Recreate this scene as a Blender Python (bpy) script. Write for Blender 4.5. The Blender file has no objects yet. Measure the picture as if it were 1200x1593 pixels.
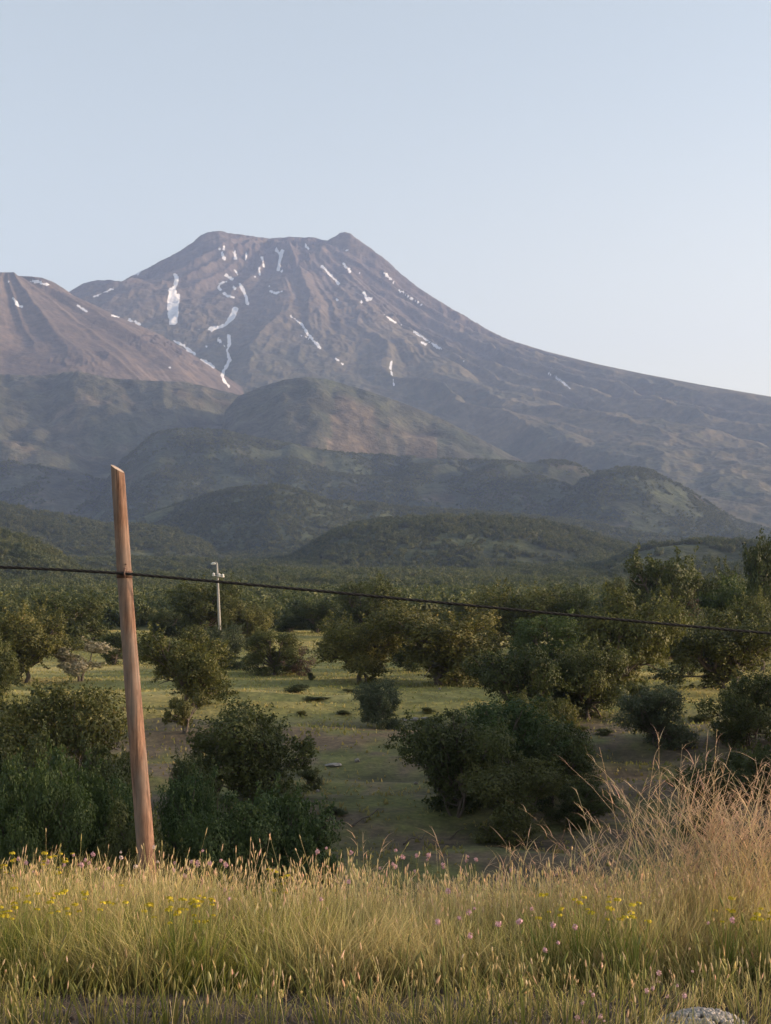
import bpy, bmesh, math, random
import numpy as np
from mathutils import Vector, Matrix

R = math.radians
scn = bpy.context.scene
COL = scn.collection

# ---------------------------------------------------------------- camera
FPX = 2452.0            # focal length in pixels of the 1200 x 1593 photograph
HOR = 960.0             # row of the horizon
cam_d = bpy.data.cameras.new("camera")
cam = bpy.data.objects.new("camera", cam_d)
COL.objects.link(cam)
cam.location = (0, 0, 0)
cam.rotation_euler = (R(90), 0, 0)
cam_d.sensor_fit = 'VERTICAL'
cam_d.sensor_height = 36.0
cam_d.lens = 36.0 * FPX / 1593.0
cam_d.shift_y = (HOR - 796.5) / 1593.0
cam_d.clip_start = 0.1
cam_d.clip_end = 60000
scn.camera = cam

# ---------------------------------------------------------------- light
SUN_EL, SUN_AZ = 12.0, 87.0        # azimuth clockwise from the view direction (+Y)
SUN_STRENGTH = 4.2
SKY_STRENGTH = 0.15
EXPOSURE = 1.0
world = bpy.data.worlds.new("World")
scn.world = world
world.use_nodes = True
wn = world.node_tree
wn.nodes.clear()
sky = wn.nodes.new('ShaderNodeTexSky')
sky.sky_type = 'NISHITA'
sky.sun_disc = False
sky.sun_elevation = R(SUN_EL)
sky.sun_rotation = R(SUN_AZ)
sky.altitude = 1200
sky.air_density = 1.0
sky.dust_density = 6.0
sky.ozone_density = 1.0
bgn = wn.nodes.new('ShaderNodeBackground')
bgn.inputs[1].default_value = SKY_STRENGTH
won = wn.nodes.new('ShaderNodeOutputWorld')
hsv = wn.nodes.new('ShaderNodeHueSaturation')
hsv.inputs['Hue'].default_value = 0.472
hsv.inputs['Saturation'].default_value = 0.37
hsv.inputs['Value'].default_value = 1.06
wn.links.new(sky.outputs[0], hsv.inputs['Color'])
# paler and warmer air low down on the side of the sun
wtc = wn.nodes.new('ShaderNodeTexCoord'); sep = wn.nodes.new('ShaderNodeSeparateXYZ'); wn.links.new(wtc.outputs['Generated'], sep.inputs[0])
def mapr(sock, a, b, c, d):
    m_ = wn.nodes.new('ShaderNodeMapRange'); m_.interpolation_type = 'SMOOTHSTEP'; wn.links.new(sock, m_.inputs[0])
    for i_, v_ in zip((1, 2, 3, 4), (a, b, c, d)): m_.inputs[i_].default_value = v_
    return m_.outputs[0]
mul_ = wn.nodes.new('ShaderNodeMath'); mul_.operation = 'MULTIPLY'
wn.links.new(mapr(sep.outputs['Z'], .06, .36, 1, 0), mul_.inputs[0]); wn.links.new(mapr(sep.outputs['X'], -.32, .27, .30, 1), mul_.inputs[1])
wmx = wn.nodes.new('ShaderNodeMix'); wmx.data_type = 'RGBA'; wmx.blend_type = 'MULTIPLY'
wn.links.new(mul_.outputs[0], wmx.inputs[0]); wn.links.new(hsv.outputs[0], wmx.inputs[6]); wmx.inputs[7].default_value = (1.42, 1.22, .98, 1)
wn.links.new(wmx.outputs[2], bgn.inputs[0])
wn.links.new(bgn.outputs[0], won.inputs[0])

sun_d = bpy.data.lights.new("sun", 'SUN')
sun_d.energy = SUN_STRENGTH
sun_d.angle = R(0.5)
sun_d.color = (1.0, 0.70, 0.43)
sun = bpy.data.objects.new("sun", sun_d)
COL.objects.link(sun)
sdir = Vector((math.cos(R(SUN_EL)) * math.sin(R(SUN_AZ)), math.cos(R(SUN_EL)) * math.cos(R(SUN_AZ)), math.sin(R(SUN_EL))))
sun.rotation_euler = sdir.to_track_quat('Z', 'Y').to_euler()
sun.location = (60, 0, 40)

scn.view_settings.view_transform = 'Standard'
scn.view_settings.look = 'None'
scn.view_settings.exposure = EXPOSURE
scn.view_settings.gamma = 1.0
scn.cycles.volume_bounces = 1
scn.cycles.max_bounces = 6
scn.cycles.transparent_max_bounces = 4

HAZE_DENSITY = 6.2e-5

# ---------------------------------------------------------------- noise (numpy)
def _h(ix, iy, seed):
    n = (ix.astype(np.int64) * 374761393 + iy.astype(np.int64) * 668265263 + seed * 1442695041) & 0xFFFFFFFF
    n = ((n ^ (n >> 13)) * 1274126177) & 0xFFFFFFFF
    n = ((n ^ (n >> 16)) * 2246822519) & 0xFFFFFFFF
    return ((n ^ (n >> 15)) & 0xFFFFFF) / float(0xFFFFFF)

def vnoise(x, y, seed=0):
    x, y = np.broadcast_arrays(np.asarray(x, float), np.asarray(y, float))
    ix = np.floor(x); iy = np.floor(y)
    fx = x - ix; fy = y - iy
    fx = fx * fx * (3 - 2 * fx); fy = fy * fy * (3 - 2 * fy)
    a = _h(ix, iy, seed); b = _h(ix + 1, iy, seed)
    c = _h(ix, iy + 1, seed); d = _h(ix + 1, iy + 1, seed)
    return (a + (b - a) * fx + (c - a) * fy + (a - b - c + d) * fx * fy) * 2 - 1

def fbm(x, y, octv=4, seed=0, gain=0.5):
    t = 0; a = 1; s = 0
    for i in range(octv):
        t = t + a * vnoise(x * 2**i + 17.3 * i, y * 2**i - 9.1 * i, seed + i * 7)
        s += a; a *= gain
    return t / s

def ridged(x, y, octv=3, seed=0, gain=0.5):
    t = 0; a = 1; s = 0
    for i in range(octv):
        t = t + a * (1 - np.abs(vnoise(x * 2**i + 5.3 * i, y * 2**i - 3.1 * i, seed + i * 7)) * 2)
        s += a; a *= gain
    return t / s

def sstep(a, b, x):
    t = np.clip((x - a) / (b - a), 0, 1)
    return t * t * (3 - 2 * t)

def smooth1(a, k):
    ker = np.hanning(k + 2)[1:-1]; ker /= ker.sum()
    return np.convolve(np.pad(a, k // 2, mode='edge'), ker, mode='valid')[:len(a)]

# ---------------------------------------------------------------- terrain grid
inner = np.arange(-60, 1261, 1.5)
outer = np.geomspace(6, 1900, 46)
U = np.concatenate([(-60 - outer)[::-1], inner, 1260 + outer])
Yr = np.concatenate([np.geomspace(3, 250, 340), np.geomspace(250, 4500, 500)[1:],
                     np.linspace(4500, 10000, 500)[1:], np.linspace(10000, 13500, 16)[1:]])
UU, YY = np.meshgrid(U, Yr)
WID = np.sign(UU - 600) * np.clip((np.abs(UU - 600) - 700) / 1900, 0, 1) * 60
XX = (UU - 600) / FPX * YY + WID
NR, NC = UU.shape

def tab(pairs, x, log=False):
    p = np.array(pairs, float)
    return np.interp(x, p[:, 0], p[:, 1])

# general lie of the land: depth -> height relative to the eye
near_py = [(3, -2.15), (8.6, -2.2), (9.6, -2.27), (11.3, -2.33), (12.2, -2.5), (13.2, -2.9), (16, -3.9), (25, -6.4), (36, -8.6), (46, -9.2),
           (56, -8.6), (68, -7.5), (78, -6.6), (86, -5.95), (93, -5.55), (112, -5.3), (132, -5.0), (160, -4.2), (200, -2.7),
           (225, -2.1), (250, -2.3), (300, -1.6), (400, 0.6), (500, 3.5), (1000, 18), (1500, 42), (2000, 70), (2500, 101), (3000, 138),
           (4000, 225), (5000, 320), (6000, 400), (7000, 450), (9000, 500), (14000, 500)]
ZB = tab(near_py, YY)
mid = sstep(20, 40, YY) * (1 - sstep(600, 2000, YY))
ZB = ZB + mid * 0.24 * fbm(XX / 14, YY / 14, 3, 3) + sstep(30, 60, YY) * (1 - sstep(100, 150, YY)) * 0.55 * ridged(XX / 16 + YY / 30, YY / 4.2, 2, 8)
ZB += 0.035 * fbm(XX / 0.6, YY / 0.6, 3, 5) * (1 - sstep(15, 25, YY))
# the land left of the ravine and the bank on the right
ZB += sstep(300, 900, YY) * 0.012 * YY * np.clip(fbm(XX / 260, YY / 340, 4, 21), -1, 1) * (1 - sstep(4200, 6000, YY) * 0.6)
ZB += sstep(500, 900, YY) * 3.0 * fbm(XX / 60, YY / 60, 2, 29)

H = ZB.copy()
CLS = np.where(YY < 257, 0, 1)      # 0 ground, 1 wooded plain, 2.. the hills
CRAG = np.zeros_like(H)
GUL = np.zeros_like(H)

def put(cid, hh, r0, r1, k):
    global H
    sub = H[r0:r1]
    d = hh - sub
    w = np.clip(0.5 + 0.5 * d / k, 0, 1)
    H[r0:r1] = sub * (1 - w) + hh * w + k * w * (1 - w) * 0.5
    CLS[r0:r1] = np.where(d > 0, cid, CLS[r0:r1])

def rows(y0, y1):
    return int(np.searchsorted(Yr, y0)), int(np.searchsorted(Yr, y1))

def hill(cid, trace, D, Rf, Rb, power=1.6, k=6.0, gul=0.12, gscale=None, seed=0, bend=0.0, spine=None, sm=17, rough=0.6):
    """a hill whose crest follows the traced skyline at its own distance D; D may be a table u -> distance"""
    Dn = tab(D, U) if isinstance(D, list) else np.full(NC, float(D))
    Dn = Dn + bend * fbm(U / 160, U * 0 + seed, 2, seed + 3)
    py = tab([(-9999, 1100)] + trace + [(9999, 1100)], U)
    py = py + rough * fbm(U / 5, U * 0 + 3.3, 3, seed + 50)
    r0, r1 = rows(Dn.min() - Rf, Dn.max() + Rb)
    y = YY[r0:r1]; x = XX[r0:r1]
    t = np.where(y < Dn, (Dn - y) / Rf, (y - Dn) / Rb)
    S = np.clip(1 - np.abs(t) ** 1.7, 0, 1) ** power
    zb = ZB[r0:r1]
    zbc = tab(near_py, Dn)
    want = (HOR - py) / FPX
    amp = smooth1(np.clip(want * Dn - zbc, 0, None), 11)
    gs = gscale or Rf / 3.0
    wx = x + 0.8 * gs * fbm(x / gs / 1.5, y / gs / 1.5, 2, seed + 9)
    g = .55 * ridged((wx + .75 * y) / gs / 1.5, (y - .5 * x) / gs / 2.0, 4, seed + 11, 0.5) + .45 * ridged((wx - .6 * y) / gs / 1.3, (y + .5 * x) / gs / 2.2, 4, seed + 12, 0.5)
    g2 = fbm(x / gs * 1.7, y / gs * 1.7, 4, seed + 31)
    mod = 1 + gul * (g - 0.4) * np.clip(np.abs(t) * 3, 0.15, 1) + 0.5 * gul * g2
    if spine is not None:
        for (us, ws, a) in spine:
            mod = mod + a * np.exp(-((UU[r0:r1] - us - 14 * np.sin(t * 5)) / ws) ** 2) * np.clip(1 - t, 0, 1) * np.clip(t * 3, 0, 1)
    a = amp.copy()
    for it in range(4):
        hh = zb + a * S * mod
        cur = (np.where(S > 0.02, hh, -1e6) / y).max(axis=0)
        ok = amp > 3
        dz = (want - cur) * Dn
        dz = smooth1(np.where(ok, dz, 0), sm)
        a = np.clip(a + dz * (amp > 0), 0, None)
    cur = (np.where(S > 0.02, zb + a * S * mod, -1e6) / y).max(axis=0)
    fine = smooth1(np.where(amp > 3, (want - cur) * Dn, 0), 3)
    hh = zb + a * S * mod + fine * np.exp(-(t / .12) ** 2) * (S > 0) - 0.02 * (1 - S) - (S <= 0) * 5
    put(cid, hh, r0, r1, k)
    GUL[r0:r1] = np.where(CLS[r0:r1] == cid, g, GUL[r0:r1])

# --- the volcano
VX, VY, VS = (440 - 600) / FPX * 9000, 9000.0, 9000 / FPX
sil = [(-1900, 800), (-1000, 750), (-200, 600), (0, 510), (60, 480), (110, 450), (130, 438), (150, 433.5), (168, 433), (190, 435), (240, 409), (280, 388),
       (302, 373), (312, 364), (323, 359), (336, 356.5), (348, 358), (356, 360), (372, 361.5), (400, 366), (425, 368), (450, 366), (476, 367),
       (492, 367), (500, 371), (510, 371), (520, 366), (530, 359.5), (537, 358), (546, 361), (556, 369), (580, 386), (605, 405), (625, 424),
       (650, 444), (676, 461), (700, 476), (740, 500), (765, 514), (785, 524), (800, 530), (850, 546), (930, 566), (1000, 581), (1100, 600), (1200, 617),
       (1400, 645), (2000, 715), (3500, 800)]
r0, r1 = rows(3300, 12800)
x = XX[r0:r1]; y = YY[r0:r1]; dx = x - VX; dy = y - VY
rr = np.hypot(dx, dy) + 1e-6
warp = 0.10 * fbm(x / 1500, y / 1500, 3, 71)
sil_x = np.array([(a - 600) * VS for a, b in sil]); sil_z = np.array([(HOR - b) * VS for a, b in sil])
PR = np.interp(VX + rr, sil_x, sil_z)
PL = np.interp(VX - rr, sil_x, sil_z)
front = [(0, 2172), (120, 2150), (260, 2060), (480, 1900), (950, 1640), (1500, 1320), (2100, 1000), (2800, 730), (3400, 540), (4200, 345), (5200, 150), (6500, -80), (9000, -300)]
PF = tab(front, rr)
sn2 = (dy / rr) ** 2
side = sstep(-250, 250, dx)
PS = PL * (1 - side) + PR * side
sn = np.clip(sn2, 0, 1) ** 1.15
zv = PS * (1 - sn) + PF * sn
phi = np.arctan2(dy, dx)
A = np.interp(rr, [0, 150, 400, 900, 1600, 2800, 4500, 7000], [6, 22, 52, 62, 66, 80, 75, 40])
pw = phi + 0.15 * fbm(x / 1400, y / 1400, 3, 77) + .035 * fbm(x / 260, y / 260, 3, 78)
rt = sstep(100, 900, dx)
g1 = ridged(pw * 3.6 + 2.2, rr / 5200, 2, 81, 0.5)
g2 = ridged(pw * 8.0, rr / 1500, 3, 83, 0.5) * (1 - rt) + rt * ridged((pw + .05 * fbm(x / 700, y / 700, 2, 79)) * 9.0 + 3, rr / 4200, 2, 84, 0.45)
g3 = ridged(pw * 22.0, rr / 500, 3, 87, 0.6)
n1 = fbm(x / 330, y / 330, 5, 91, 0.55)
crag = sstep(-0.15, 0.45, fbm(x / 480 + 3, y / 480, 3, 95)) * (1 - sstep(600, 1900, rr))
rt = sstep(100, 900, dx)
mo = np.clip(.45 + .9 * fbm(x / 1100 + 7, y / 800, 3, 89), .08, 1.1) * (1 - rt) + rt * (2.2 + .7 * fbm(x / 1500, y / 700, 2, 90))
zv = zv + A * (.9 * (g1 - 0.4) + 0.42 * mo * (g2 - 0.3 - .25 * rt) + 0.10 * mo * (g3 - 0.3)) + (20 - 13 * rt) * n1 * np.clip(rr / 700, 0.25, 1) \
     + (crag * 46 + 10) * (ridged(x / 90 + .3 * g2, y / 90, 4, 99, 0.6) - 0.3) + (9 - 6 * rt) * fbm(x / 45, y / 45, 3, 103, 0.6)
# smoother, lower-relief shoulder on the far side
want = (HOR - (tab(sil, U) + (1.1 * fbm(U / 6, U * 0, 3, 107) + 1.3 * np.clip(fbm(U / 2.6, U * 0, 2, 108), 0, 1) * (U > 560)) * (np.abs(U - 480) < 330))) / FPX
for it in range(3):
    cur = (zv / y).max(axis=0)
    f = smooth1(np.clip(want / cur, .8, 1.25), 31 if it == 0 else 3)
    zv = zv * (1 + (f - 1)[None, :] * np.exp(-(np.clip(-dy, 0, None) / (900 if it == 0 else 260)) ** 2) )
cap = want[None, :] * y
zv = np.where(zv > cap - 25, cap - 25 * np.exp(-np.clip(zv - cap + 25, 0, None) / 25), zv)
put(8, zv, r0, r1, 10)
CRAG[r0:r1] = crag; GUL[r0:r1] = 0.65 * g1 + (0.3 * g2 + 0.05 * g3) * mo + .2 * (1 - mo)

# --- left mountain in front of it
MX, MY, MS = (10 - 600) / FPX * 7000, 7000.0, 7000 / FPX
silm = [(-1900, 760), (-900, 640), (-400, 510), (-180, 450), (-60, 428), (-10, 424), (8, 423.5), (22, 423), (28, 429), (48, 430), (66, 432), (84, 439),
        (100, 449), (115, 460), (135, 469), (155, 478), (175, 489), (200, 499), (250, 521), (300, 551), (340, 577), (380, 605), (420, 645), (470, 700), (560, 790), (800, 900), (3000, 1100)]
r0, r1 = rows(3400, 9300)
x = XX[r0:r1]; y = YY[r0:r1]; dx = x - MX; dy = y - MY
rr = np.hypot(dx, dy) + 1e-6
mx_ = np.array([(a - 600) * MS for a, b in silm]); mz_ = np.array([(HOR - b) * MS for a, b in silm])
PR = np.interp(MX + rr, mx_, mz_); PL = np.interp(MX - rr, mx_, mz_)
PF = tab([(0, 1532), (150, 1500), (400, 1340), (800, 1110), (1200, 920), (1700, 720), (2300, 480), (3000, 260), (4000, -50), (5000, -300)], rr)
sn = np.clip((dy / rr) ** 2, 0, 1) ** 1.1
side = sstep(-200, 200, dx)
zm = (PL * (1 - side) + PR * side) * (1 - sn) + PF * sn
pw = np.arctan2(dy, dx) + 0.16 * fbm(x / 900, y / 900, 3, 177) + .04 * fbm(x / 200, y / 200, 3, 178)
A = np.interp(rr, [0, 150, 400, 1000, 2000, 4000], [5, 18, 38, 46, 42, 30])
m1 = ridged(pw * 4.0 + 1.1, rr / 4000, 2, 181); m2 = ridged(pw * 12, rr / 1500, 3, 183, .55); m3 = ridged(pw * 30, rr / 600, 3, 187, .6)
cragm = sstep(0.05, 0.5, fbm(x / 300 + 9, y / 300, 3, 195)) * (1 - sstep(500, 1700, rr))
mo = np.clip(.45 + .9 * fbm(x / 800 + 7, y / 600, 3, 189), .08, 1.1)
zm = zm + A * (0.65 * (m1 - .4) + 0.30 * mo * (m2 - .3) + 0.10 * mo * (m3 - .3)) + 16 * fbm(x / 260, y / 260, 5, 191, .55) + cragm * 30 * (ridged(x / 70, y / 70, 4, 199, .6) - .3)
want = (HOR - tab(silm, U)) / FPX
for it in range(3):
    cur = (zm / y).max(axis=0)
    f = smooth1(np.clip(want / cur, .8, 1.25), 31 if it == 0 else 3)
    zm = zm * (1 + (f - 1)[None, :] * np.exp(-(np.clip(-dy, 0, None) / (800 if it == 0 else 220)) ** 2))
put(7, zm, r0, r1, 8)
sel = CLS[r0:r1] == 7
CRAG[r0:r1] = np.where(sel, cragm, CRAG[r0:r1]); GUL[r0:r1] = np.where(sel, 0.6 * m1 + (0.3 * m2 + .1 * m3) * mo + .2 * (1 - mo), GUL[r0:r1])

# --- foothills, far to near
hill(6, [(-1900, 760), (-600, 640), (-200, 596), (0, 582), (60, 584), (120, 577), (170, 588), (235, 592), (290, 594), (340, 606), (380, 616), (440, 660), (470, 760)],
     5600, 1300, 700, 1.2, 14, 0.30, 330, 201, 160, rough=1.2)
hill(6, [(330, 760), (350, 640), (370, 617), (400, 604), (440, 591), (476, 586), (505, 589), (560, 604), (620, 624), (680, 648), (740, 679), (800, 710), (850, 735), (900, 800)],
     5000, 900, 800, 1.15, 8, 0.10, 170, 231, 40, rough=0.8)
hill(6, [(-600, 700), (-100, 655), (0, 640), (60, 662), (110, 690), (150, 730), (200, 775), (230, 840)], 4900, 800, 500, 1.3, 10, 0.26, 220, 241, 90, rough=1)
hill(6, [(-800, 720), (-100, 705), (0, 715), (70, 722), (120, 735), (180, 752), (230, 770), (270, 800), (300, 840)], 4300, 620, 400, 1.4, 8, 0.28, 180, 251, 60, rough=1)
hill(5, [(130, 800), (160, 755), (190, 718), (226, 686), (240, 675), (270, 669), (300, 667), (335, 669), (370, 675), (400, 683), (450, 690), (500, 700), (530, 704), (560, 706), (650, 712),
         (750, 716), (800, 719), (832, 719), (850, 717), (880, 717), (900, 724), (930, 738), (980, 770), (1040, 850)],
     [(-400, 4300), (300, 4200), (560, 4350), (850, 4050), (1100, 3900)], 900, 420, 1.25, 6, 0.22, 200, 261, 60, rough=1.5)
hill(5, [(1000, 830), (1040, 800), (1075, 778), (1120, 762), (1200, 772), (1400, 790), (1800, 800), (2200, 900)], 4700, 500, 500, 1.3, 10, 0.25, 180, 266, 60)
hill(5, [(800, 860), (850, 790), (900, 750), (930, 734), (955, 729), (985, 727), (1012, 731), (1030, 742), (1060, 757), (1090, 775), (1130, 800), (1180, 826), (1240, 860)],
     3650, 620, 500, 1.3, 6, 0.24, 170, 271, 40, rough=1.6)
hill(4, [(-900, 830), (380, 850), (440, 800), (480, 786), (520, 782), (580, 783), (620, 790), (680, 793), (740, 797), (800, 801), (900, 812), (1000, 830), (1100, 850)],
     2900, 300, 250, 1.4, 4, 0.2, 110, 281, 50, rough=1)
hill(4, [(190, 870), (215, 806), (260, 790), (310, 775), (350, 763), (390, 758), (425, 756.5), (450, 760), (480, 769), (520, 783), (560, 798), (600, 815), (660, 850)],
     [(-400, 3050), (200, 3150), (430, 2880), (600, 2900), (1200, 3000)], 520, 420, 1.15, 4, 0.16, 150, 291, 20, spine=[(445, 26, 0.16)], rough=0.8)
hill(4, [(-900, 800), (-200, 785), (-60, 780), (0, 784), (40, 793), (70, 799), (110, 806), (160, 818), (210, 818), (260, 823), (300, 838), (380, 870)],
     2350, 420, 250, 1.4, 4, 0.26, 120, 301, 50, rough=1)
hill(3, [(440, 880), (480, 852), (520, 830), (560, 817), (600, 811), (650, 807), (700, 806), (750, 806), (800, 809), (850, 815), (900, 827), (950, 843), (1010, 862), (1060, 890)],
     1850, 330, 250, 1.25, 4, 0.20, 95, 311, 20, rough=0.8)
hill(3, [(930, 890), (980, 862), (1020, 852), (1050, 848), (1100, 845), (1150, 847), (1200, 851), (1400, 850), (1800, 860), (2300, 900)], 1350, 220, 200, 1.3, 3, 0.2, 80, 321, 20)
hill(3, [(-900, 850), (-200, 840), (-40, 836), (0, 838), (30, 843), (60, 856), (90, 872), (130, 900)], 1050, 170, 150, 1.3, 3, 0.2, 60, 331, 10)

def ground_z(x, y):
    """height of the terrain under a point"""
    u = 600 + x * FPX / y
    if u > 1300 or u < -100:
        s = 1 if u > 600 else -1
        a, b = 600.0, 600.0 + s * 2500
        for _ in range(40):
            m = (a + b) / 2
            xm = (m - 600) / FPX * y + s * min(max((abs(m - 600) - 700) / 1900, 0), 1) * 60
            if abs(xm) < abs(x): a = m
            else: b = m
        u = a
    c = np.clip(np.searchsorted(U, u) - 1, 0, NC - 2); r = np.clip(np.searchsorted(Yr, y) - 1, 0, NR - 2)
    fu = min(max((u - U[c]) / (U[c + 1] - U[c]), 0), 1); fy = min(max((y - Yr[r]) / (Yr[r + 1] - Yr[r]), 0), 1)
    return float((H[r, c] * (1 - fu) + H[r, c + 1] * fu) * (1 - fy) + (H[r + 1, c] * (1 - fu) + H[r + 1, c + 1] * fu) * fy)

def ground_zs(x, y):
    """vectorised, for points near the frame"""
    u = 600 + x * FPX / y
    c = np.clip(np.searchsorted(U, u) - 1, 0, NC - 2); r = np.clip(np.searchsorted(Yr, y) - 1, 0, NR - 2)
    fu = np.clip((u - U[c]) / (U[c + 1] - U[c]), 0, 1); fy = np.clip((y - Yr[r]) / (Yr[r + 1] - Yr[r]), 0, 1)
    return (H[r, c] * (1 - fu) + H[r, c + 1] * fu) * (1 - fy) + (H[r + 1, c] * (1 - fu) + H[r + 1, c + 1] * fu) * fy

def depth_for(px, py, y0=40, y1=240):
    """distance at which the ground in that direction is seen at that height"""
    best = None
    for y in np.linspace(y0, y1, 400):
        p = HOR - FPX * ground_z((px - 600) / FPX * y, y) / y
        if p <= py:
            return float(y)
    return y1

# ---------------------------------------------------------------- terrain colours (albedo)
def mix(a, b, w):
    return a + (b - a) * np.clip(w, 0, 1)[..., None]
def c3(*v): return np.array(v, float)
n_a = fbm(XX / 260, YY / 260, 5, 401, .6); n_b = fbm(XX / 60, YY / 60, 4, 411, .6); n_c = fbm(XX / 900, YY / 900, 3, 421)
TINT = np.zeros((NR, NC, 3))
# wooded hills: leafy green with dry openings
wood = mix(np.broadcast_to(c3(.046, .060, .028), TINT.shape), c3(.088, .094, .042), sstep(-.1, .6, n_b * .6 + n_a * .6))
TINT[:] = wood
rock = mix(np.broadcast_to(c3(.138, .115, .105), TINT.shape), c3(.172, .145, .118), sstep(-.5, .5, n_a + .5 * n_b))
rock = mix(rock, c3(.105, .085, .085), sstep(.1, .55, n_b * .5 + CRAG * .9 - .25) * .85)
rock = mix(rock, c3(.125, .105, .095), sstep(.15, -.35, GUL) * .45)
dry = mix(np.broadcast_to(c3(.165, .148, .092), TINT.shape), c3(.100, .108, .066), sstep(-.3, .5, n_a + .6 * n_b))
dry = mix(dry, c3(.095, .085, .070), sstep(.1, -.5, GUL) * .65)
lowv = sstep(1750, 1050, H + 220 * n_a + 150 * n_c)
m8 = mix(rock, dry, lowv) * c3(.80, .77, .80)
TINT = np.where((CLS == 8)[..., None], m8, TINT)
m7 = mix(np.broadcast_to(c3(.165, .130, .108), TINT.shape), c3(.125, .100, .085), sstep(-.3, .4, n_a + .5 * n_b))
m7 = mix(m7, c3(.095, .078, .075), sstep(.15, .5, n_b * .5 + CRAG * .8 - .2) * .8)
m7 = mix(m7, c3(.100, .100, .062), sstep(900, 520, H + 160 * n_a)) * c3(.86, .86, .88)
TINT = np.where((CLS == 7)[..., None], m7, TINT)
m6 = mix(np.broadcast_to(c3(.074, .077, .054), TINT.shape), c3(.145, .122, .090), sstep(.25, .7, n_a * .7 + n_b * .5 + .25 * GUL))
m6 = mix(m6, c3(.055, .068, .042), sstep(0, .5, -n_a))
TINT = np.where((CLS == 6)[..., None], m6, TINT)
PYg = HOR - FPX * H / YY
# scrub-free erosion scars low on the wooded dome and the pale track at the foot of it
scar = ridged(XX / 110 + .25 * n_b, YY / 2500, 2, 431)
w = sstep(.25, .7, scar) * sstep(330, 100, np.abs(YY - 4560)) * ((CLS == 6) & (UU > 400) & (UU < 680))
TINT = mix(TINT, c3(.20, .150, .115), w * .55)
trk = np.exp(-((YY - 4330 + 25 * fbm(UU / 40, UU * 0, 2, 5)) / 26) ** 2) * ((UU > 455) & (UU < 830))
TINT = mix(TINT, c3(.33, .26, .21), trk * .75 * sstep(-.4, .2, n_b + .2))
m5 = mix(np.broadcast_to(c3(.058, .070, .040), TINT.shape), c3(.130, .108, .075), sstep(.2, .7, n_b * .8 + n_a * .4))
TINT = np.where((CLS == 5)[..., None] & (trk < .1)[..., None], m5, TINT)
m3 = mix(wood, c3(.085, .09, .045), .3)
TINT = np.where(((CLS == 4) | (CLS == 3))[..., None], m3, TINT)
# near ground: green meadow with straw patches, brown eroded bank, dark ravine soil
gn = fbm(XX / 16, YY / 9, 4, 451, .55); gf = fbm(XX / 2.2, YY / 1.6, 4, 461, .6)
mead = mix(np.broadcast_to(c3(.205, .200, .068), TINT.shape), c3(.42, .35, .14), sstep(-.1, .5, gn + .35 * gf))
bank = mix(np.broadcast_to(c3(.135, .105, .075), TINT.shape), c3(.135, .140, .055), sstep(-.1, .4, gf + .5 * gn))
bank = mix(bank, c3(.050, .042, .034), sstep(.25, .6, ridged(XX / 9 + YY / 40, YY / 3.2, 2, 8) * -.6 + .3 + gf * .4) * .6)
gr = mix(bank, mead, sstep(84, 93, YY + 3 * gn))
soil = mix(np.broadcast_to(c3(.060, .047, .038), TINT.shape), c3(.115, .092, .070), sstep(-.3, .5, fbm(XX / .3, YY / .3, 3, 471)))
gr = mix(soil, gr, sstep(14, 22, YY))
TINT = np.where((CLS == 0)[..., None], gr, TINT)
lanes = sstep(230, 300, YY)
TINT = np.where((CLS == 1)[..., None], mix(mead, wood, lanes), TINT)

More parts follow.
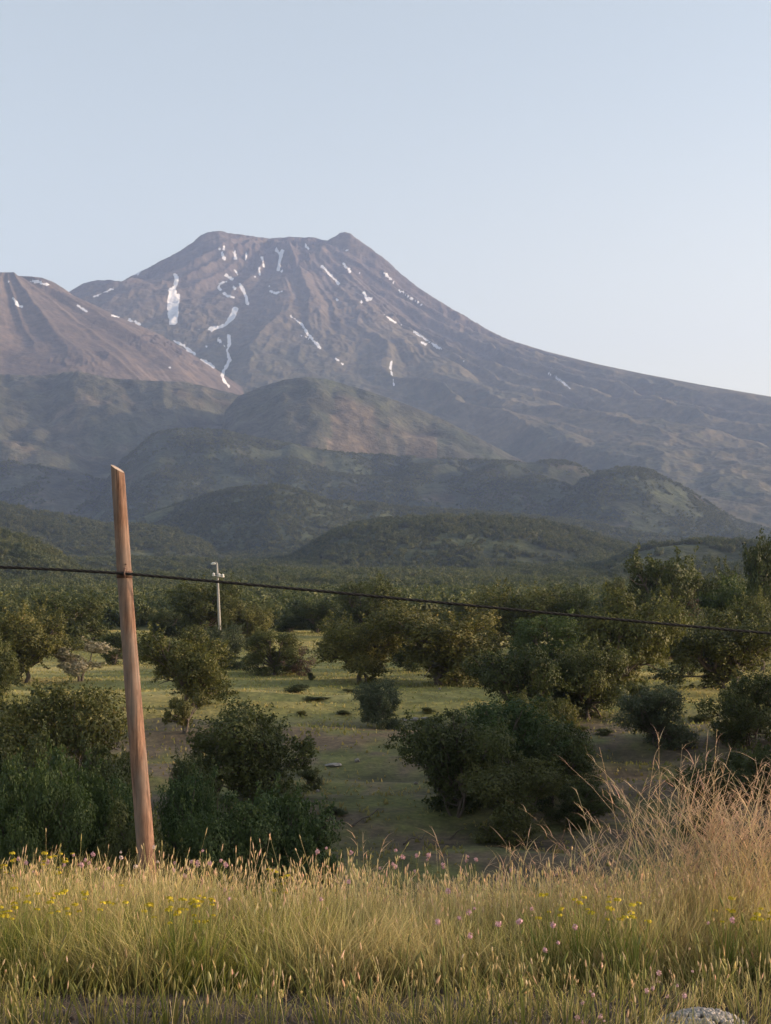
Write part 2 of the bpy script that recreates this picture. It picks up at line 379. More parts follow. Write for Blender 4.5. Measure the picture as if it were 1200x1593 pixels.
# snow lying in the gullies: strokes laid on the slope where the rays to them meet it
SNOW = np.zeros((NR, NC))
strokes = [
 ([(274, 428), (275, 438), (272, 447)], 9), ([(269, 454), (267, 475), (270, 500)], 17), ([(277, 460), (275, 490)], 8),
 ([(325, 512), (340, 509), (352, 505), (360, 497), (365, 483)], 7), ([(358, 496), (364, 488), (367, 482)], 11), ([(304, 511), (311, 512)], 3),
 ([(356, 521), (357, 535), (354, 545), (357, 560), (351, 574), (346, 584), (348, 590), (356, 601)], 6.5), ([(337, 526), (343, 531), (351, 540)], 5), ([(322, 539)], 5),
 ([(343, 442), (340, 447), (343, 451)], 6), ([(341, 441), (353, 438)], 4), ([(352, 428), (360, 434)], 6), ([(362, 446), (367, 449)], 5), ([(349, 457), (364, 463)], 5.5),
 ([(374, 442), (379, 452), (384, 462), (385, 472)], 7.5), ([(349, 383), (349, 388)], 6), ([(342, 387)], 5), ([(346, 394), (349, 402)], 6), ([(365, 392), (367, 403)], 8),
 ([(384, 393), (382, 404)], 4), ([(365, 420), (370, 427)], 4), ([(408, 401), (411, 414)], 5), ([(403, 417), (404, 427)], 5), ([(397, 431)], 4),
 ([(430, 388), (436, 396)], 4), ([(440, 390), (434, 408), (433, 420)], 6.5), ([(438, 422)], 5), ([(419, 445)], 6), ([(421, 453), (430, 456), (439, 454)], 4),
 ([(475, 380), (480, 388)], 4), ([(484, 404)], 4), ([(502, 415), (512, 426), (527, 441)], 6), ([(534, 389), (541, 390)], 4), ([(535, 411), (544, 422)], 6), ([(560, 425)], 4),
 ([(525, 466)], 6), ([(567, 456), (571, 465), (578, 464)], 6.5), ([(563, 470)], 5), ([(598, 424), (604, 430), (612, 439)], 5), ([(621, 450), (636, 461), (657, 474)], 4.5),
 ([(452, 491), (470, 505), (480, 520), (490, 532), (499, 542)], 5.5), ([(458, 522)], 5), ([(468, 522), (480, 526)], 3.5), ([(522, 558), (533, 566)], 4.5),
 ([(144, 462), (160, 456), (176, 449)], 4), ([(160, 431), (190, 434), (214, 424), (240, 409)], 4.5), ([(598, 490), (612, 500), (629, 508)], 4), ([(645, 516), (662, 527), (686, 543)], 5), ([(655, 532), (663, 536)], 3),
 ([(722, 562)], 4.5), ([(609, 563), (608, 575), (612, 588), (613, 600)], 4), ([(853, 580), (868, 589), (890, 606)], 4.5),
 ([(48, 437), (60, 438), (75, 443)], 7), ([(14, 438)], 4), ([(20, 464), (27, 474), (34, 478)], 6), ([(121, 476), (135, 484)], 4.5), ([(175, 491), (186, 493)], 4), ([(202, 498), (217, 504)], 5),
 ([(270, 530), (285, 537), (303, 551)], 6), ([(314, 559), (333, 571)], 5.5), ([(264, 572)], 5)]
kz = H / YY
vis = kz >= np.maximum.accumulate(kz, axis=0) - 0.0006
ra = int(np.searchsorted(Yr, 4500))
Us, Ps = UU[ra:], (HOR - FPX * H / YY)[ra:]
mtn = (CLS[ra:] >= 7) & vis[ra:]
S_ = np.zeros_like(Us)
cs_all = (Us > -20) & (Us < 920) & mtn
uu = Us[cs_all]; pp = Ps[cs_all]
acc = np.zeros_like(uu)
jit = 2.3 * fbm(uu / 4.5, pp / 6, 3, 501)
for pts, wd in strokes:
    pts = np.array(pts, float)
    lo = pts.min(0) - 14; hi = pts.max(0) + 14
    m = (uu > lo[0]) & (uu < hi[0]) & (pp > lo[1]) & (pp < hi[1])
    if not m.any(): continue
    p = np.stack([uu[m], pp[m]], 1)
    d = np.full(len(p), 1e9)
    if len(pts) == 1:
        d = np.hypot(*(p - pts[0]).T)
    for i in range(len(pts) - 1):
        a, b = pts[i], pts[i + 1]
        t = np.clip(((p - a) @ (b - a)) / max((b - a) @ (b - a), 1e-9), 0, 1)
        d = np.minimum(d, np.hypot(*(p - (a + t[:, None] * (b - a))).T))
    wd = wd * .86
    acc[m] = np.maximum(acc[m], sstep(wd / 2 + .5, wd / 2 - 1.3, d + jit[m]))
S_[cs_all] = acc
SNOW[ra:] = S_

# ---------------------------------------------------------------- mesh helpers
def tagp(o, label=None, cat=None, group=None, kind=None):
    if label: o["label"] = label
    if cat: o["category"] = cat
    if group: o["group"] = group
    if kind: o["kind"] = kind
    return o

def np_mesh(name, V, F, mats=(), attrs=None, smooth=False, midx=None):
    """V (n,3), F (m,k) array of one face size or list of such arrays"""
    Fs = F if isinstance(F, list) else [F]
    Fs = [f for f in Fs if len(f)]
    me = bpy.data.meshes.new(name)
    me.vertices.add(len(V)); me.vertices.foreach_set('co', np.asarray(V, np.float32).ravel())
    loops = np.concatenate([f.ravel() for f in Fs]).astype(np.int32)
    tot = np.concatenate([np.full(len(f), f.shape[1]) for f in Fs]).astype(np.int32)
    st = np.concatenate([[0], np.cumsum(tot)[:-1]]).astype(np.int32)
    me.loops.add(len(loops)); me.loops.foreach_set('vertex_index', loops)
    me.polygons.add(len(tot)); me.polygons.foreach_set('loop_start', st)
    me.polygons.foreach_set('loop_total', tot)
    if smooth: me.polygons.foreach_set('use_smooth', np.ones(len(tot), bool))
    if midx is not None: me.polygons.foreach_set('material_index', np.asarray(midx, np.int32))
    for m in mats: me.materials.append(m)
    for k, v in (attrs or {}).items():
        v = np.asarray(v, np.float32)
        if v.ndim == 2:
            a = me.attributes.new(k, 'FLOAT_COLOR', 'POINT')
            if v.shape[1] == 3: v = np.concatenate([v, np.ones((len(v), 1), np.float32)], 1)
            a.data.foreach_set('color', v.ravel())
        else:
            a = me.attributes.new(k, 'FLOAT', 'POINT'); a.data.foreach_set('value', v)
    me.update(calc_edges=True); me.validate()
    return me

def link(name, me, parent=None, loc=None):
    o = bpy.data.objects.new(name, me); COL.objects.link(o)
    if parent: o.parent = parent
    if loc is not None: o.location = loc
    return o

def empty(name, loc, label, cat, group=None):
    o = bpy.data.objects.new(name, None); COL.objects.link(o); o.location = loc
    o.empty_display_size = .2
    return tagp(o, label, cat, group)

def tube(path, radii, n=8, cap=True, seed=None, rough=0.0):
    """tapered tube; returns V, F(quads), F(tris)"""
    path = np.array(path, float); radii = np.array(radii, float)
    m = len(path)
    T = np.gradient(path, axis=0); T /= np.linalg.norm(T, axis=1)[:, None] + 1e-9
    ref = np.array([0.13, 1.0, 0.07]) if abs(T[0, 1]) < .9 else np.array([1.0, 0.1, 0])
    V = []
    for i in range(m):
        a = np.cross(T[i], ref); a /= np.linalg.norm(a); b = np.cross(T[i], a)
        ang = np.arange(n) * 2 * math.pi / n
        V.append(path[i] + radii[i] * (np.cos(ang)[:, None] * a + np.sin(ang)[:, None] * b))
    V = np.concatenate(V)
    i, j = np.meshgrid(np.arange(m - 1), np.arange(n), indexing='ij')
    Q = np.stack([i * n + j, i * n + (j + 1) % n, (i + 1) * n + (j + 1) % n, (i + 1) * n + j], -1).reshape(-1, 4)
    Tt = np.zeros((0, 3), int)
    if cap:
        V = np.concatenate([V, path[:1], path[-1:]])
        c0, c1 = m * n, m * n + 1
        k = np.arange(n)
        Tt = np.concatenate([np.stack([(k + 1) % n, k, np.full(n, c0)], 1), np.stack([(m - 1) * n + k, (m - 1) * n + (k + 1) % n, np.full(n, c1)], 1)])
    return V, Q, Tt

def merge(parts):
    """parts: list of (V, [F...]) -> V, [F...]"""
    Vs = []; Fs = {}; off = 0
    for p in parts:
        V = p[0]
        for f in p[1:]:
            if len(f): Fs.setdefault(f.shape[1], []).append(f + off)
        Vs.append(V); off += len(V)
    return np.concatenate(Vs), [np.concatenate(v) for v in Fs.values()]

def box(cx, cy, cz, sx, sy, sz):
    s = np.array([(x, y, z) for x in (-1, 1) for y in (-1, 1) for z in (-1, 1)], float) * .5
    V = s * [sx, sy, sz] + [cx, cy, cz]
    F = np.array([(0, 1, 3, 2), (4, 6, 7, 5), (0, 4, 5, 1), (2, 3, 7, 6), (0, 2, 6, 4), (1, 5, 7, 3)])
    return V, F

# ---------------------------------------------------------------- materials
def new_mat(name):
    m = bpy.data.materials.new(name); m.use_nodes = True
    nt = m.node_tree; nt.nodes.clear()
    return m, nt
def N(nt, t, **kw):
    n = nt.nodes.new(t)
    for k, v in kw.items():
        setattr(n, k, v)
    return n
def noise(nt, vec, scale, detail=4, rough=.55):
    n = N(nt, 'ShaderNodeTexNoise'); n.inputs['Scale'].default_value = scale
    n.inputs['Detail'].default_value = detail; n.inputs['Roughness'].default_value = rough
    if vec is not None: nt.links.new(vec, n.inputs['Vector'])
    return n
def ramp(nt, src, a, b, c0=(0, 0, 0, 1), c1=(1, 1, 1, 1)):
    r = N(nt, 'ShaderNodeValToRGB'); r.color_ramp.elements[0].position = a; r.color_ramp.elements[1].position = b
    r.color_ramp.elements[0].color = c0; r.color_ramp.elements[1].color = c1
    nt.links.new(src, r.inputs[0]); return r
def mixc(nt, f, a, b, mode='MIX'):
    m = N(nt, 'ShaderNodeMix', data_type='RGBA', blend_type=mode)
    for s, v in ((m.inputs[0], f), (m.inputs[6], a), (m.inputs[7], b)):
        if hasattr(v, 'is_linked') or hasattr(v, 'node'): nt.links.new(v, s)
        else: s.default_value = v if not isinstance(v, tuple) or len(v) == 4 else (*v, 1)
    return m.outputs[2]

def terrain_mat(name, s1, s2, s3, bump, bdist, snow=True, lo=.55, hi=1.45):
    m, nt = new_mat(name)
    tc = N(nt, 'ShaderNodeTexCoord'); P = tc.outputs['Object']
    at = N(nt, 'ShaderNodeAttribute', attribute_name='tint')
    n1 = noise(nt, P, s1, 6, .62); n2 = noise(nt, P, s2, 5, .65)
    v = N(nt, 'ShaderNodeTexVoronoi'); v.inputs['Scale'].default_value = s3; nt.links.new(P, v.inputs['Vector'])
    r1 = ramp(nt, n1.outputs[0], .3, .72, (lo, lo, lo, 1), (hi, hi * .98, hi * .92, 1))
    r2 = ramp(nt, n2.outputs[0], .35, .7, (.72, .74, .78, 1), (1.25, 1.22, 1.15, 1))
    c = mixc(nt, 1.0, at.outputs['Color'], r1.outputs[0], 'MULTIPLY')
    c = mixc(nt, 1.0, c, r2.outputs[0], 'MULTIPLY')
    r3 = ramp(nt, v.outputs['Distance'], .15, .6, (1.12, 1.1, 1.05, 1), (.75, .78, .8, 1))
    c = mixc(nt, .55, c, mixc(nt, 1.0, c, r3.outputs[0], 'MULTIPLY'))
    b = N(nt, 'ShaderNodeBsdfPrincipled'); b.inputs['Roughness'].default_value = .95
    b.inputs['Specular IOR Level'].default_value = .15
    if snow:
        sa = N(nt, 'ShaderNodeAttribute', attribute_name='snow')
        sn = noise(nt, P, .035, 5, .7)
        ad = N(nt, 'ShaderNodeMath', operation='MULTIPLY_ADD'); nt.links.new(sn.outputs[0], ad.inputs[0])
        ad.inputs[1].default_value = -1.7; ad.inputs[2].default_value = .76
        s2_ = N(nt, 'ShaderNodeMath', operation='ADD'); nt.links.new(ad.outputs[0], s2_.inputs[0]); nt.links.new(sa.outputs['Fac'], s2_.inputs[1])
        sr = ramp(nt, s2_.outputs[0], .42, .62)
        c = mixc(nt, sr.outputs[0], c, (.66, .67, .70, 1))
    nt.links.new(c, b.inputs['Base Color'])
    bm = N(nt, 'ShaderNodeBump'); bm.inputs['Strength'].default_value = bump; bm.inputs['Distance'].default_value = bdist
    nt.links.new(n2.outputs[0], bm.inputs['Height']); nt.links.new(bm.outputs[0], b.inputs['Normal'])
    o = N(nt, 'ShaderNodeOutputMaterial'); nt.links.new(b.outputs[0], o.inputs[0])
    return m

M_MTN = terrain_mat('mountain rock and dry grass', .008, .035, .03, .5, 11, lo=.78, hi=1.22)
M_HILL = terrain_mat('wooded hillside', .010, .05, .075, .9, 11, snow=False, lo=.42, hi=1.55)
M_GROUND = terrain_mat('meadow and bank', .35, 2.6, 5.0, .6, .12, snow=False, lo=.65, hi=1.35)

def leaf_mat(name, dark, light, dry=None, trans=.25):
    m, nt = new_mat(name)
    at = N(nt, 'ShaderNodeAttribute', attribute_name='v')
    oi = N(nt, 'ShaderNodeObjectInfo')
    r = ramp(nt, at.outputs['Fac'], .0, .85, (*dark, 1), (*light, 1))
    if dry:
        e = r.color_ramp.elements.new(.97); e.color = (*dry, 1)
    r2 = ramp(nt, oi.outputs['Random'], 0, 1, (.75, .82, .85, 1), (1.15, 1.08, 1.0, 1))
    c = mixc(nt, 1.0, r.outputs[0], r2.outputs[0], 'MULTIPLY')
    b = N(nt, 'ShaderNodeBsdfPrincipled'); b.inputs['Roughness'].default_value = .6; b.inputs['Specular IOR Level'].default_value = .25
    t = N(nt, 'ShaderNodeBsdfTranslucent')
    nt.links.new(c, b.inputs['Base Color'])
    c2 = mixc(nt, 1.0, c, (1.25, 1.3, .7, 1), 'MULTIPLY'); nt.links.new(c2, t.inputs['Color'])
    ms = N(nt, 'ShaderNodeMixShader'); ms.inputs[0].default_value = trans
    nt.links.new(b.outputs[0], ms.inputs[1]); nt.links.new(t.outputs[0], ms.inputs[2])
    o = N(nt, 'ShaderNodeOutputMaterial'); nt.links.new(ms.outputs[0], o.inputs[0])
    return m

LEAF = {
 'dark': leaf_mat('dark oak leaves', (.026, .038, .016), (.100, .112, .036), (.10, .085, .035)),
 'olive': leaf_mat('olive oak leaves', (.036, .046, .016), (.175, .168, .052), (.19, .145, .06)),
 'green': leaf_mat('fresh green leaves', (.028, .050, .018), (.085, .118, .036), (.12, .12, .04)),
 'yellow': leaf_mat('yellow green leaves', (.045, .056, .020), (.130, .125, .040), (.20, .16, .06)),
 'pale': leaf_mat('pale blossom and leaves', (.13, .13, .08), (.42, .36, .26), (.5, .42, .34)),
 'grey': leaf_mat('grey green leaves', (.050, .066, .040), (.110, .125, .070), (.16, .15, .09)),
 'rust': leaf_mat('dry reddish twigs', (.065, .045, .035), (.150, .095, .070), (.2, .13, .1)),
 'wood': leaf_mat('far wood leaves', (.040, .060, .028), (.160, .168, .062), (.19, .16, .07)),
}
def plain_mat(name, ca, cb, scale, stretch=(1, 1, 1), rough=.85, bump=.3, bd=.01):
    m, nt = new_mat(name)
    tc = N(nt, 'ShaderNodeTexCoord'); mp = N(nt, 'ShaderNodeMapping'); mp.inputs['Scale'].default_value = stretch
    nt.links.new(tc.outputs['Object'], mp.inputs[0])
    n = noise(nt, mp.outputs[0], scale, 6, .65)
    r = ramp(nt, n.outputs[0], .32, .7, (*ca, 1), (*cb, 1))
    b = N(nt, 'ShaderNodeBsdfPrincipled'); b.inputs['Roughness'].default_value = rough
    nt.links.new(r.outputs[0], b.inputs['Base Color'])
    bm = N(nt, 'ShaderNodeBump'); bm.inputs['Strength'].default_value = bump; bm.inputs['Distance'].default_value = bd
    nt.links.new(n.outputs[0], bm.inputs['Height']); nt.links.new(bm.outputs[0], b.inputs['Normal'])
    o = N(nt, 'ShaderNodeOutputMaterial'); nt.links.new(b.outputs[0], o.inputs[0])
    return m
M_BARK = plain_mat('bark', (.05, .038, .028), (.13, .10, .078), 14, (1, 1, .25))
M_ROCK = plain_mat('grey field stone', (.10, .09, .08), (.30, .27, .24), 3.0, bump=.6, bd=.05)
M_GRAVEL = plain_mat('pale gravel', (.22, .20, .185), (.42, .39, .36), 20, bump=.4)
M_CABLE = plain_mat('black cable sheath', (.004, .004, .004), (.007, .007, .008), 30, rough=.95, bump=.1)
M_CONC = plain_mat('grey concrete pole', (.24, .225, .21), (.36, .34, .31), 2.0, (1, 1, .3), bump=.1)
M_PORC = plain_mat('white fittings', (.55, .53, .50), (.70, .68, .65), 3.0, rough=.4, bump=.05)
M_BAND = plain_mat('rusted steel band', (.05, .03, .022), (.14, .07, .045), 40, rough=.7, bump=.2, bd=.002)

def vcol_mat(name, trans=.3, rough=.7):
    m, nt = new_mat(name)
    at = N(nt, 'ShaderNodeAttribute', attribute_name='col')
    b = N(nt, 'ShaderNodeBsdfPrincipled'); b.inputs['Roughness'].default_value = rough; b.inputs['Specular IOR Level'].default_value = .2
    t = N(nt, 'ShaderNodeBsdfTranslucent')
    nt.links.new(at.outputs['Color'], b.inputs['Base Color']); nt.links.new(at.outputs['Color'], t.inputs['Color'])
    ms = N(nt, 'ShaderNodeMixShader'); ms.inputs[0].default_value = trans
    nt.links.new(b.outputs[0], ms.inputs[1]); nt.links.new(t.outputs[0], ms.inputs[2])
    o = N(nt, 'ShaderNodeOutputMaterial'); nt.links.new(ms.outputs[0], o.inputs[0])
    return m
M_GRASS = vcol_mat('grass blades and seed heads', .42)
M_PETAL = vcol_mat('petals and stems', .25)

def pole_mat():
    m, nt = new_mat('weathered orange brown pole wood')
    tc = N(nt, 'ShaderNodeTexCoord')
    def st(sx, sz):
        mp = N(nt, 'ShaderNodeMapping'); mp.inputs['Scale'].default_value = (sx, sx, sz); nt.links.new(tc.outputs['Object'], mp.inputs[0]); return mp.outputs[0]
    grain = noise(nt, st(60, 2.2), 1.0, 6, .7); blot = noise(nt, st(9, 2.6), 1.0, 4, .6); fine = noise(nt, st(160, 14), 1.0, 3, .6)
    c = ramp(nt, grain.outputs[0], .3, .68, (.080, .048, .036, 1), (.34, .215, .155, 1)).outputs[0]
    c = mixc(nt, 1.0, c, ramp(nt, blot.outputs[0], .34, .66, (.42, .36, .34, 1), (1.15, 1.08, 1.02, 1)).outputs[0], 'MULTIPLY')
    c = mixc(nt, 1.0, c, ramp(nt, fine.outputs[0], .3, .6, (.75, .72, .7, 1), (1.08, 1.08, 1.06, 1)).outputs[0], 'MULTIPLY')
    v = N(nt, 'ShaderNodeTexVoronoi'); v.inputs['Scale'].default_value = 1.0; nt.links.new(st(11, 3.0), v.inputs['Vector'])
    c = mixc(nt, ramp(nt, v.outputs['Distance'], .05, .14, (1, 1, 1, 1), (0, 0, 0, 1)).outputs[0], c, (.06, .03, .02, 1))
    crack = noise(nt, st(34, .9), 1.0, 2, .5)
    c = mixc(nt, ramp(nt, crack.outputs[0], .335, .365, (.85, .85, .85, 1), (0, 0, 0, 1)).outputs[0], c, (.035, .02, .015, 1))
    grey = noise(nt, st(5, 1.1), 1.0, 4, .6)
    c = mixc(nt, ramp(nt, grey.outputs[0], .46, .64, (0, 0, 0, 1), (.65, .65, .65, 1)).outputs[0], c, (.19, .155, .13, 1))
    b = N(nt, 'ShaderNodeBsdfPrincipled'); b.inputs['Roughness'].default_value = .8; b.inputs['Specular IOR Level'].default_value = .2
    nt.links.new(c, b.inputs['Base Color'])
    bm = N(nt, 'ShaderNodeBump'); bm.inputs['Strength'].default_value = .5; bm.inputs['Distance'].default_value = .004
    nt.links.new(grain.outputs[0], bm.inputs['Height']); nt.links.new(bm.outputs[0], b.inputs['Normal'])
    o = N(nt, 'ShaderNodeOutputMaterial'); nt.links.new(b.outputs[0], o.inputs[0])
    return m
M_POLE = pole_mat()
M_CUT = plain_mat('pale sawn wood', (.26, .20, .16), (.46, .37, .30), 30, bump=.2, bd=.003)

# ---------------------------------------------------------------- terrain meshes
P3 = np.stack([XX, YY, H], -1)
def emit(name, facemask, r0, r1, mat, cstep=None, snow=False, sink=None):
    cols = cstep if cstep is not None else np.arange(NC)
    rws = np.arange(r0, r1)
    idx = (rws[:, None] * NC + cols[None, :])
    q = np.stack([idx[:-1, :-1], idx[:-1, 1:], idx[1:, 1:], idx[1:, :-1]], -1).reshape(-1, 4)
    if facemask is not None:
        q = q[facemask.reshape(-1)[q[:, 0]]]
    used, inv = np.unique(q.ravel(), return_inverse=True)
    V = P3.reshape(-1, 3)[used].copy()
    if sink is not None:
        V[:, 2] -= sink(V[:, 1])
    at = {'tint': TINT.reshape(-1, 3)[used]}
    if snow: at['snow'] = SNOW.reshape(-1)[used]
    me = np_mesh(name, V, inv.reshape(-1, 4), [mat], at, smooth=True)
    return tagp(link(name, me), kind='structure')

rg = int(np.searchsorted(Yr, 262)); rh = int(np.searchsorted(Yr, 257))
coln = np.unique(np.concatenate([np.arange(0, NC, 4), [NC - 1]]))
emit('ground', None, 0, rg, M_GROUND, coln, sink=lambda y: sstep(257, 262, y) * .4)
emit('far_plain', (CLS <= 1), rh, NR, M_HILL)
emit('hill', (CLS == 3), rh, NR, M_HILL)
emit('hill', (CLS == 4), rh, NR, M_HILL)
emit('hill', (CLS == 5), rh, NR, M_HILL)
emit('hill', (CLS == 6), rh, NR, M_HILL)
emit('mountain', (CLS == 7), rh, NR, M_MTN, snow=True)
emit('mountain', (CLS == 8), rh, NR, M_MTN, snow=True)
# the verge behind and beside the camera
gx, gy = np.meshgrid(np.linspace(-70, 70, 71), np.linspace(-40, 6, 24))
gz = -2.3 + .05 * fbm(gx / 3, gy / 3, 2, 9)
vi = np.arange(gx.size).reshape(gx.shape)
me = np_mesh('verge', np.stack([gx, gy, gz], -1).reshape(-1, 3), np.stack([vi[:-1, :-1], vi[:-1, 1:], vi[1:, 1:], vi[1:, :-1]], -1).reshape(-1, 4), [M_GROUND],
             {'tint': np.tile([.12, .10, .075], (gx.size, 1))}, True)
tagp(link('verge', me), kind='structure')

# ---------------------------------------------------------------- crowns
def crown(seed, lobes, leaves, size, z0=.12, droop=.0, gap=.0, flat=1.0):
    """leaf clumps filling a crown of height 1 and width 1 with its foot at 0"""
    rg_ = np.random.default_rng(seed)
    C = []
    zc = z0 + (1 - z0) * .5; hz = (1 - z0) * .5
    nsub = max(3, lobes // 6)
    subs = []
    for i in range(nsub):            # uneven sub-crowns
        a_ = 6.28 * (i + rg_.uniform(-.3, .3)) / nsub; q = rg_.uniform(.10, .30)
        subs.append(np.array([math.cos(a_) * q, math.sin(a_) * q, z0 + (1 - z0) * rg_.uniform(.16, .70), rg_.uniform(.17, .27)]))
    subs.append(np.array([rg_.uniform(-.1, .1), rg_.uniform(-.1, .1), z0 + (1 - z0) * .55, .30]))
    for i in range(lobes):
        s_ = subs[i % len(subs)]
        for _ in range(30):
            d = rg_.normal(size=3); d /= np.linalg.norm(d)
            c = s_[:3] + d * s_[3] * rg_.uniform(.5, 1.1) * [1, 1, .9 * flat]
            c[2] = max(c[2], z0 + .07)
            if all(np.linalg.norm(c - o[:3]) > .085 for o in C): break
        C.append(np.array([*c, rg_.choice([rg_.uniform(.055, .085), rg_.uniform(.085, .125), rg_.uniform(.12, .165)])]))
    C = np.array(C)
    # keep the crown within its unit size
    pts = []; nor = []; val = []
    w = C[:, 3] ** 2; w /= w.sum()
    lobe_v = rg_.uniform(-.2, .2, lobes)
    n = int(leaves * 2.2)
    k = rg_.choice(lobes, n, p=w)
    d = rg_.normal(size=(n, 3)); d /= np.linalg.norm(d, axis=1)[:, None]
    bump = 1 + .28 * vnoise(d[:, 0] * 3.2 + k * 7.1, d[:, 1] * 3.2 + d[:, 2] * 2.7, seed) + .18 * vnoise(d[:, 0] * 8 + k * 3.1, d[:, 2] * 8 + d[:, 1] * 5, seed + 1)
    rad = C[k, 3] * (rg_.uniform(.0, 1, n) ** .33) * bump * rg_.choice([1, 1.12, 1.3], n, p=[.8, .15, .05])
    p = C[k, :3] + d * rad[:, None] * [1, 1, .85]
    ns = lobes * 5; sk = rg_.integers(0, lobes, ns); sd_ = rg_.normal(size=(ns, 3)) + [0, 0, .35]; sd_ /= np.linalg.norm(sd_, axis=1)[:, None]
    pick = rg_.random(n) < .22; js = rg_.integers(0, ns, n)
    f_ = C[sk[js], 3] * rg_.uniform(.7, 1.75, n) * (.8 + .35 * _h(js, js * 0, seed))
    p = np.where(pick[:, None], C[sk[js], :3] + sd_[js] * f_[:, None] + rg_.normal(size=(n, 3)) * .012, p); k = np.where(pick, sk[js], k)
    dist = np.linalg.norm((p[:, None, :] - C[None, :, :3]) / (C[None, :, 3:4] * .62), axis=2)
    keep = ~((dist < 1).sum(1) >= 1) | (rg_.random(n) < .12)
    if gap > 0:
        keep &= vnoise(p[:, 0] * 9, p[:, 2] * 9 + p[:, 1] * 6, seed + 5) > -1 + gap * 1.2
    p = p[keep][:leaves]; d = d[keep][:leaves]; k = k[keep][:leaves]
    m = len(p)
    nn = d * 1.15 + rg_.normal(size=(m, 3)) * .48 + [0, 0, .25]; nn /= np.linalg.norm(nn, axis=1)[:, None]
    t = np.cross(nn, rg_.normal(size=(m, 3))); t /= np.linalg.norm(t, axis=1)[:, None]
    b = np.cross(nn, t)
    s = size * rg_.uniform(.6, 1.35, m)[:, None]
    V = np.stack([p - t * s, p - b * s * .55 + nn * s * .2, p + t * s, p + b * s * .55 + nn * s * .2], 1)
    # rescale to unit box
    V = V.reshape(-1, 3)
    lo = np.percentile(V, 2.2, axis=0); hi = np.percentile(V, 97.8, axis=0)
    sc_ = np.array([1 / (hi[0] - lo[0]), 1 / (hi[1] - lo[1]), 1 / max(hi[2] - min(lo[2], 1), .01) * (1 - z0)])
    off = np.array([(hi[0] + lo[0]) / 2, (hi[1] + lo[1]) / 2, lo[2]])
    V = (V - off) * sc_ + [0, 0, z0]
    Cn = (C[:, :3] - off) * sc_ + [0, 0, z0]
    v = np.clip(rg_.beta(4, 5, m) + lobe_v[k], 0, 1)
    return V, np.arange(m * 4).reshape(-1, 4), np.repeat(v, 4), Cn

def woody(seed, C, z0, r=.045, stems=1, thin=.008):
    rg_ = np.random.default_rng(seed + 99)
    parts = []
    top = C[np.argsort(C[:, 2])]
    for s in range(stems):
        a = rg_.uniform(0, 6.28); off = np.array([math.cos(a), math.sin(a), 0]) * (.05 if stems > 1 else 0)
        fork = np.array([rg_.uniform(-.04, .04), rg_.uniform(-.04, .04), max(z0 * .95, .1) + .12]) + off * 2
        base = off * .6 + [0, 0, -.03]
        mid = (base + fork) / 2 + rg_.normal(size=3) * [.02, .02, 0]
        parts.append(tube([base, base * .6 + mid * .4, mid, fork], np.array([1.35, 1.0, .85, .7]) * r / stems ** .4, 9))
        mine = C[s::stems]
        for c in mine:
            m1 = fork * .6 + c * .4 + rg_.normal(size=3) * .025 + [0, 0, -.02]
            m2 = fork * .25 + c * .75 + rg_.normal(size=3) * .02
            parts.append(tube([fork, m1, m2, c], np.array([.5, .36, .22, .1]) * r, 6, cap=False))
            for q in range(3):
                e = c + rg_.normal(size=3) * .075
                parts.append(tube([m2, (m2 + e) / 2 + rg_.normal(size=3) * .012, e], [thin, thin * .7, thin * .3], 4, cap=False))
    return merge(parts)

VAR = {}
def variant(key, seed, lobes, leaves, size, z0, stems, r, gap=0., flat=1.):
    V, F, v, C = crown(seed, lobes, leaves, size, z0, gap=gap, flat=flat)
    me = np_mesh('crown_' + key, V, F, [LEAF['olive']], {'v': v})
    tv, tf = woody(seed, C, z0, r, stems)
    tm = np_mesh('trunk_' + key, tv, tf, [M_BARK], smooth=True)
    VAR[key] = (me, tm)
for i in range(5): variant('oak%d' % i, 10 + i * 3, 34, 23000, .0125, (.015, .06, .02, .10, .03)[i], (1, 2, 1, 1, 2)[i], .036, gap=.06)
for i in range(4): variant('bush%d' % i, 40 + i * 3, 36, 25000, .0118, .0, 4, .026, gap=.05)
for i in range(2): variant('small%d' % i, 60 + i, 13, 5200, .022, .24, 2, .045, gap=.35)
for i in range(2): variant('thin%d' % i, 70 + i, 14, 2600, .015, .05, 5, .022, gap=.5)

rnd = random.Random(5)
def plant(name, part, cat, label, px, base, top, wid, var, leaf, group=None, depth=None, y1=240):
    y = depth if depth else depth_for(px, base, 60, y1)
    x = (px - 600) / FPX * y
    z = ground_z(x, y)
    ztop = (HOR - top) / FPX * y
    hh = max(ztop - z, .22); ww = wid * ((1.04 if name == 'oak_tree' else 1.06) if wid > 45 else 1) / FPX * y
    e = empty(name, (x, y, z - .03), label, cat, group)
    e.rotation_euler = (0, 0, rnd.uniform(0, 6.28))
    cm, tm = VAR[var]
    for nm, me, mat in ((part, cm, LEAF[leaf]), ('trunk', tm, None)):
        o = bpy.data.objects.new(nm, me); COL.objects.link(o); o.parent = e
        o.scale = (ww, ww, hh * .96)
        if mat:
            o.material_slots[0].link = 'OBJECT'; o.material_slots[0].material = mat
    return e

G_BACK = 'oaks along the far side of the meadow'; G_MEAD = 'oaks standing on the meadow'; G_RAV = 'bushes filling the ravine'
T = lambda *a, **k: plant('oak_tree', 'crown', 'tree', *a, **k)
B = lambda *a, **k: plant('bush', 'foliage', 'bush', *a, **k)
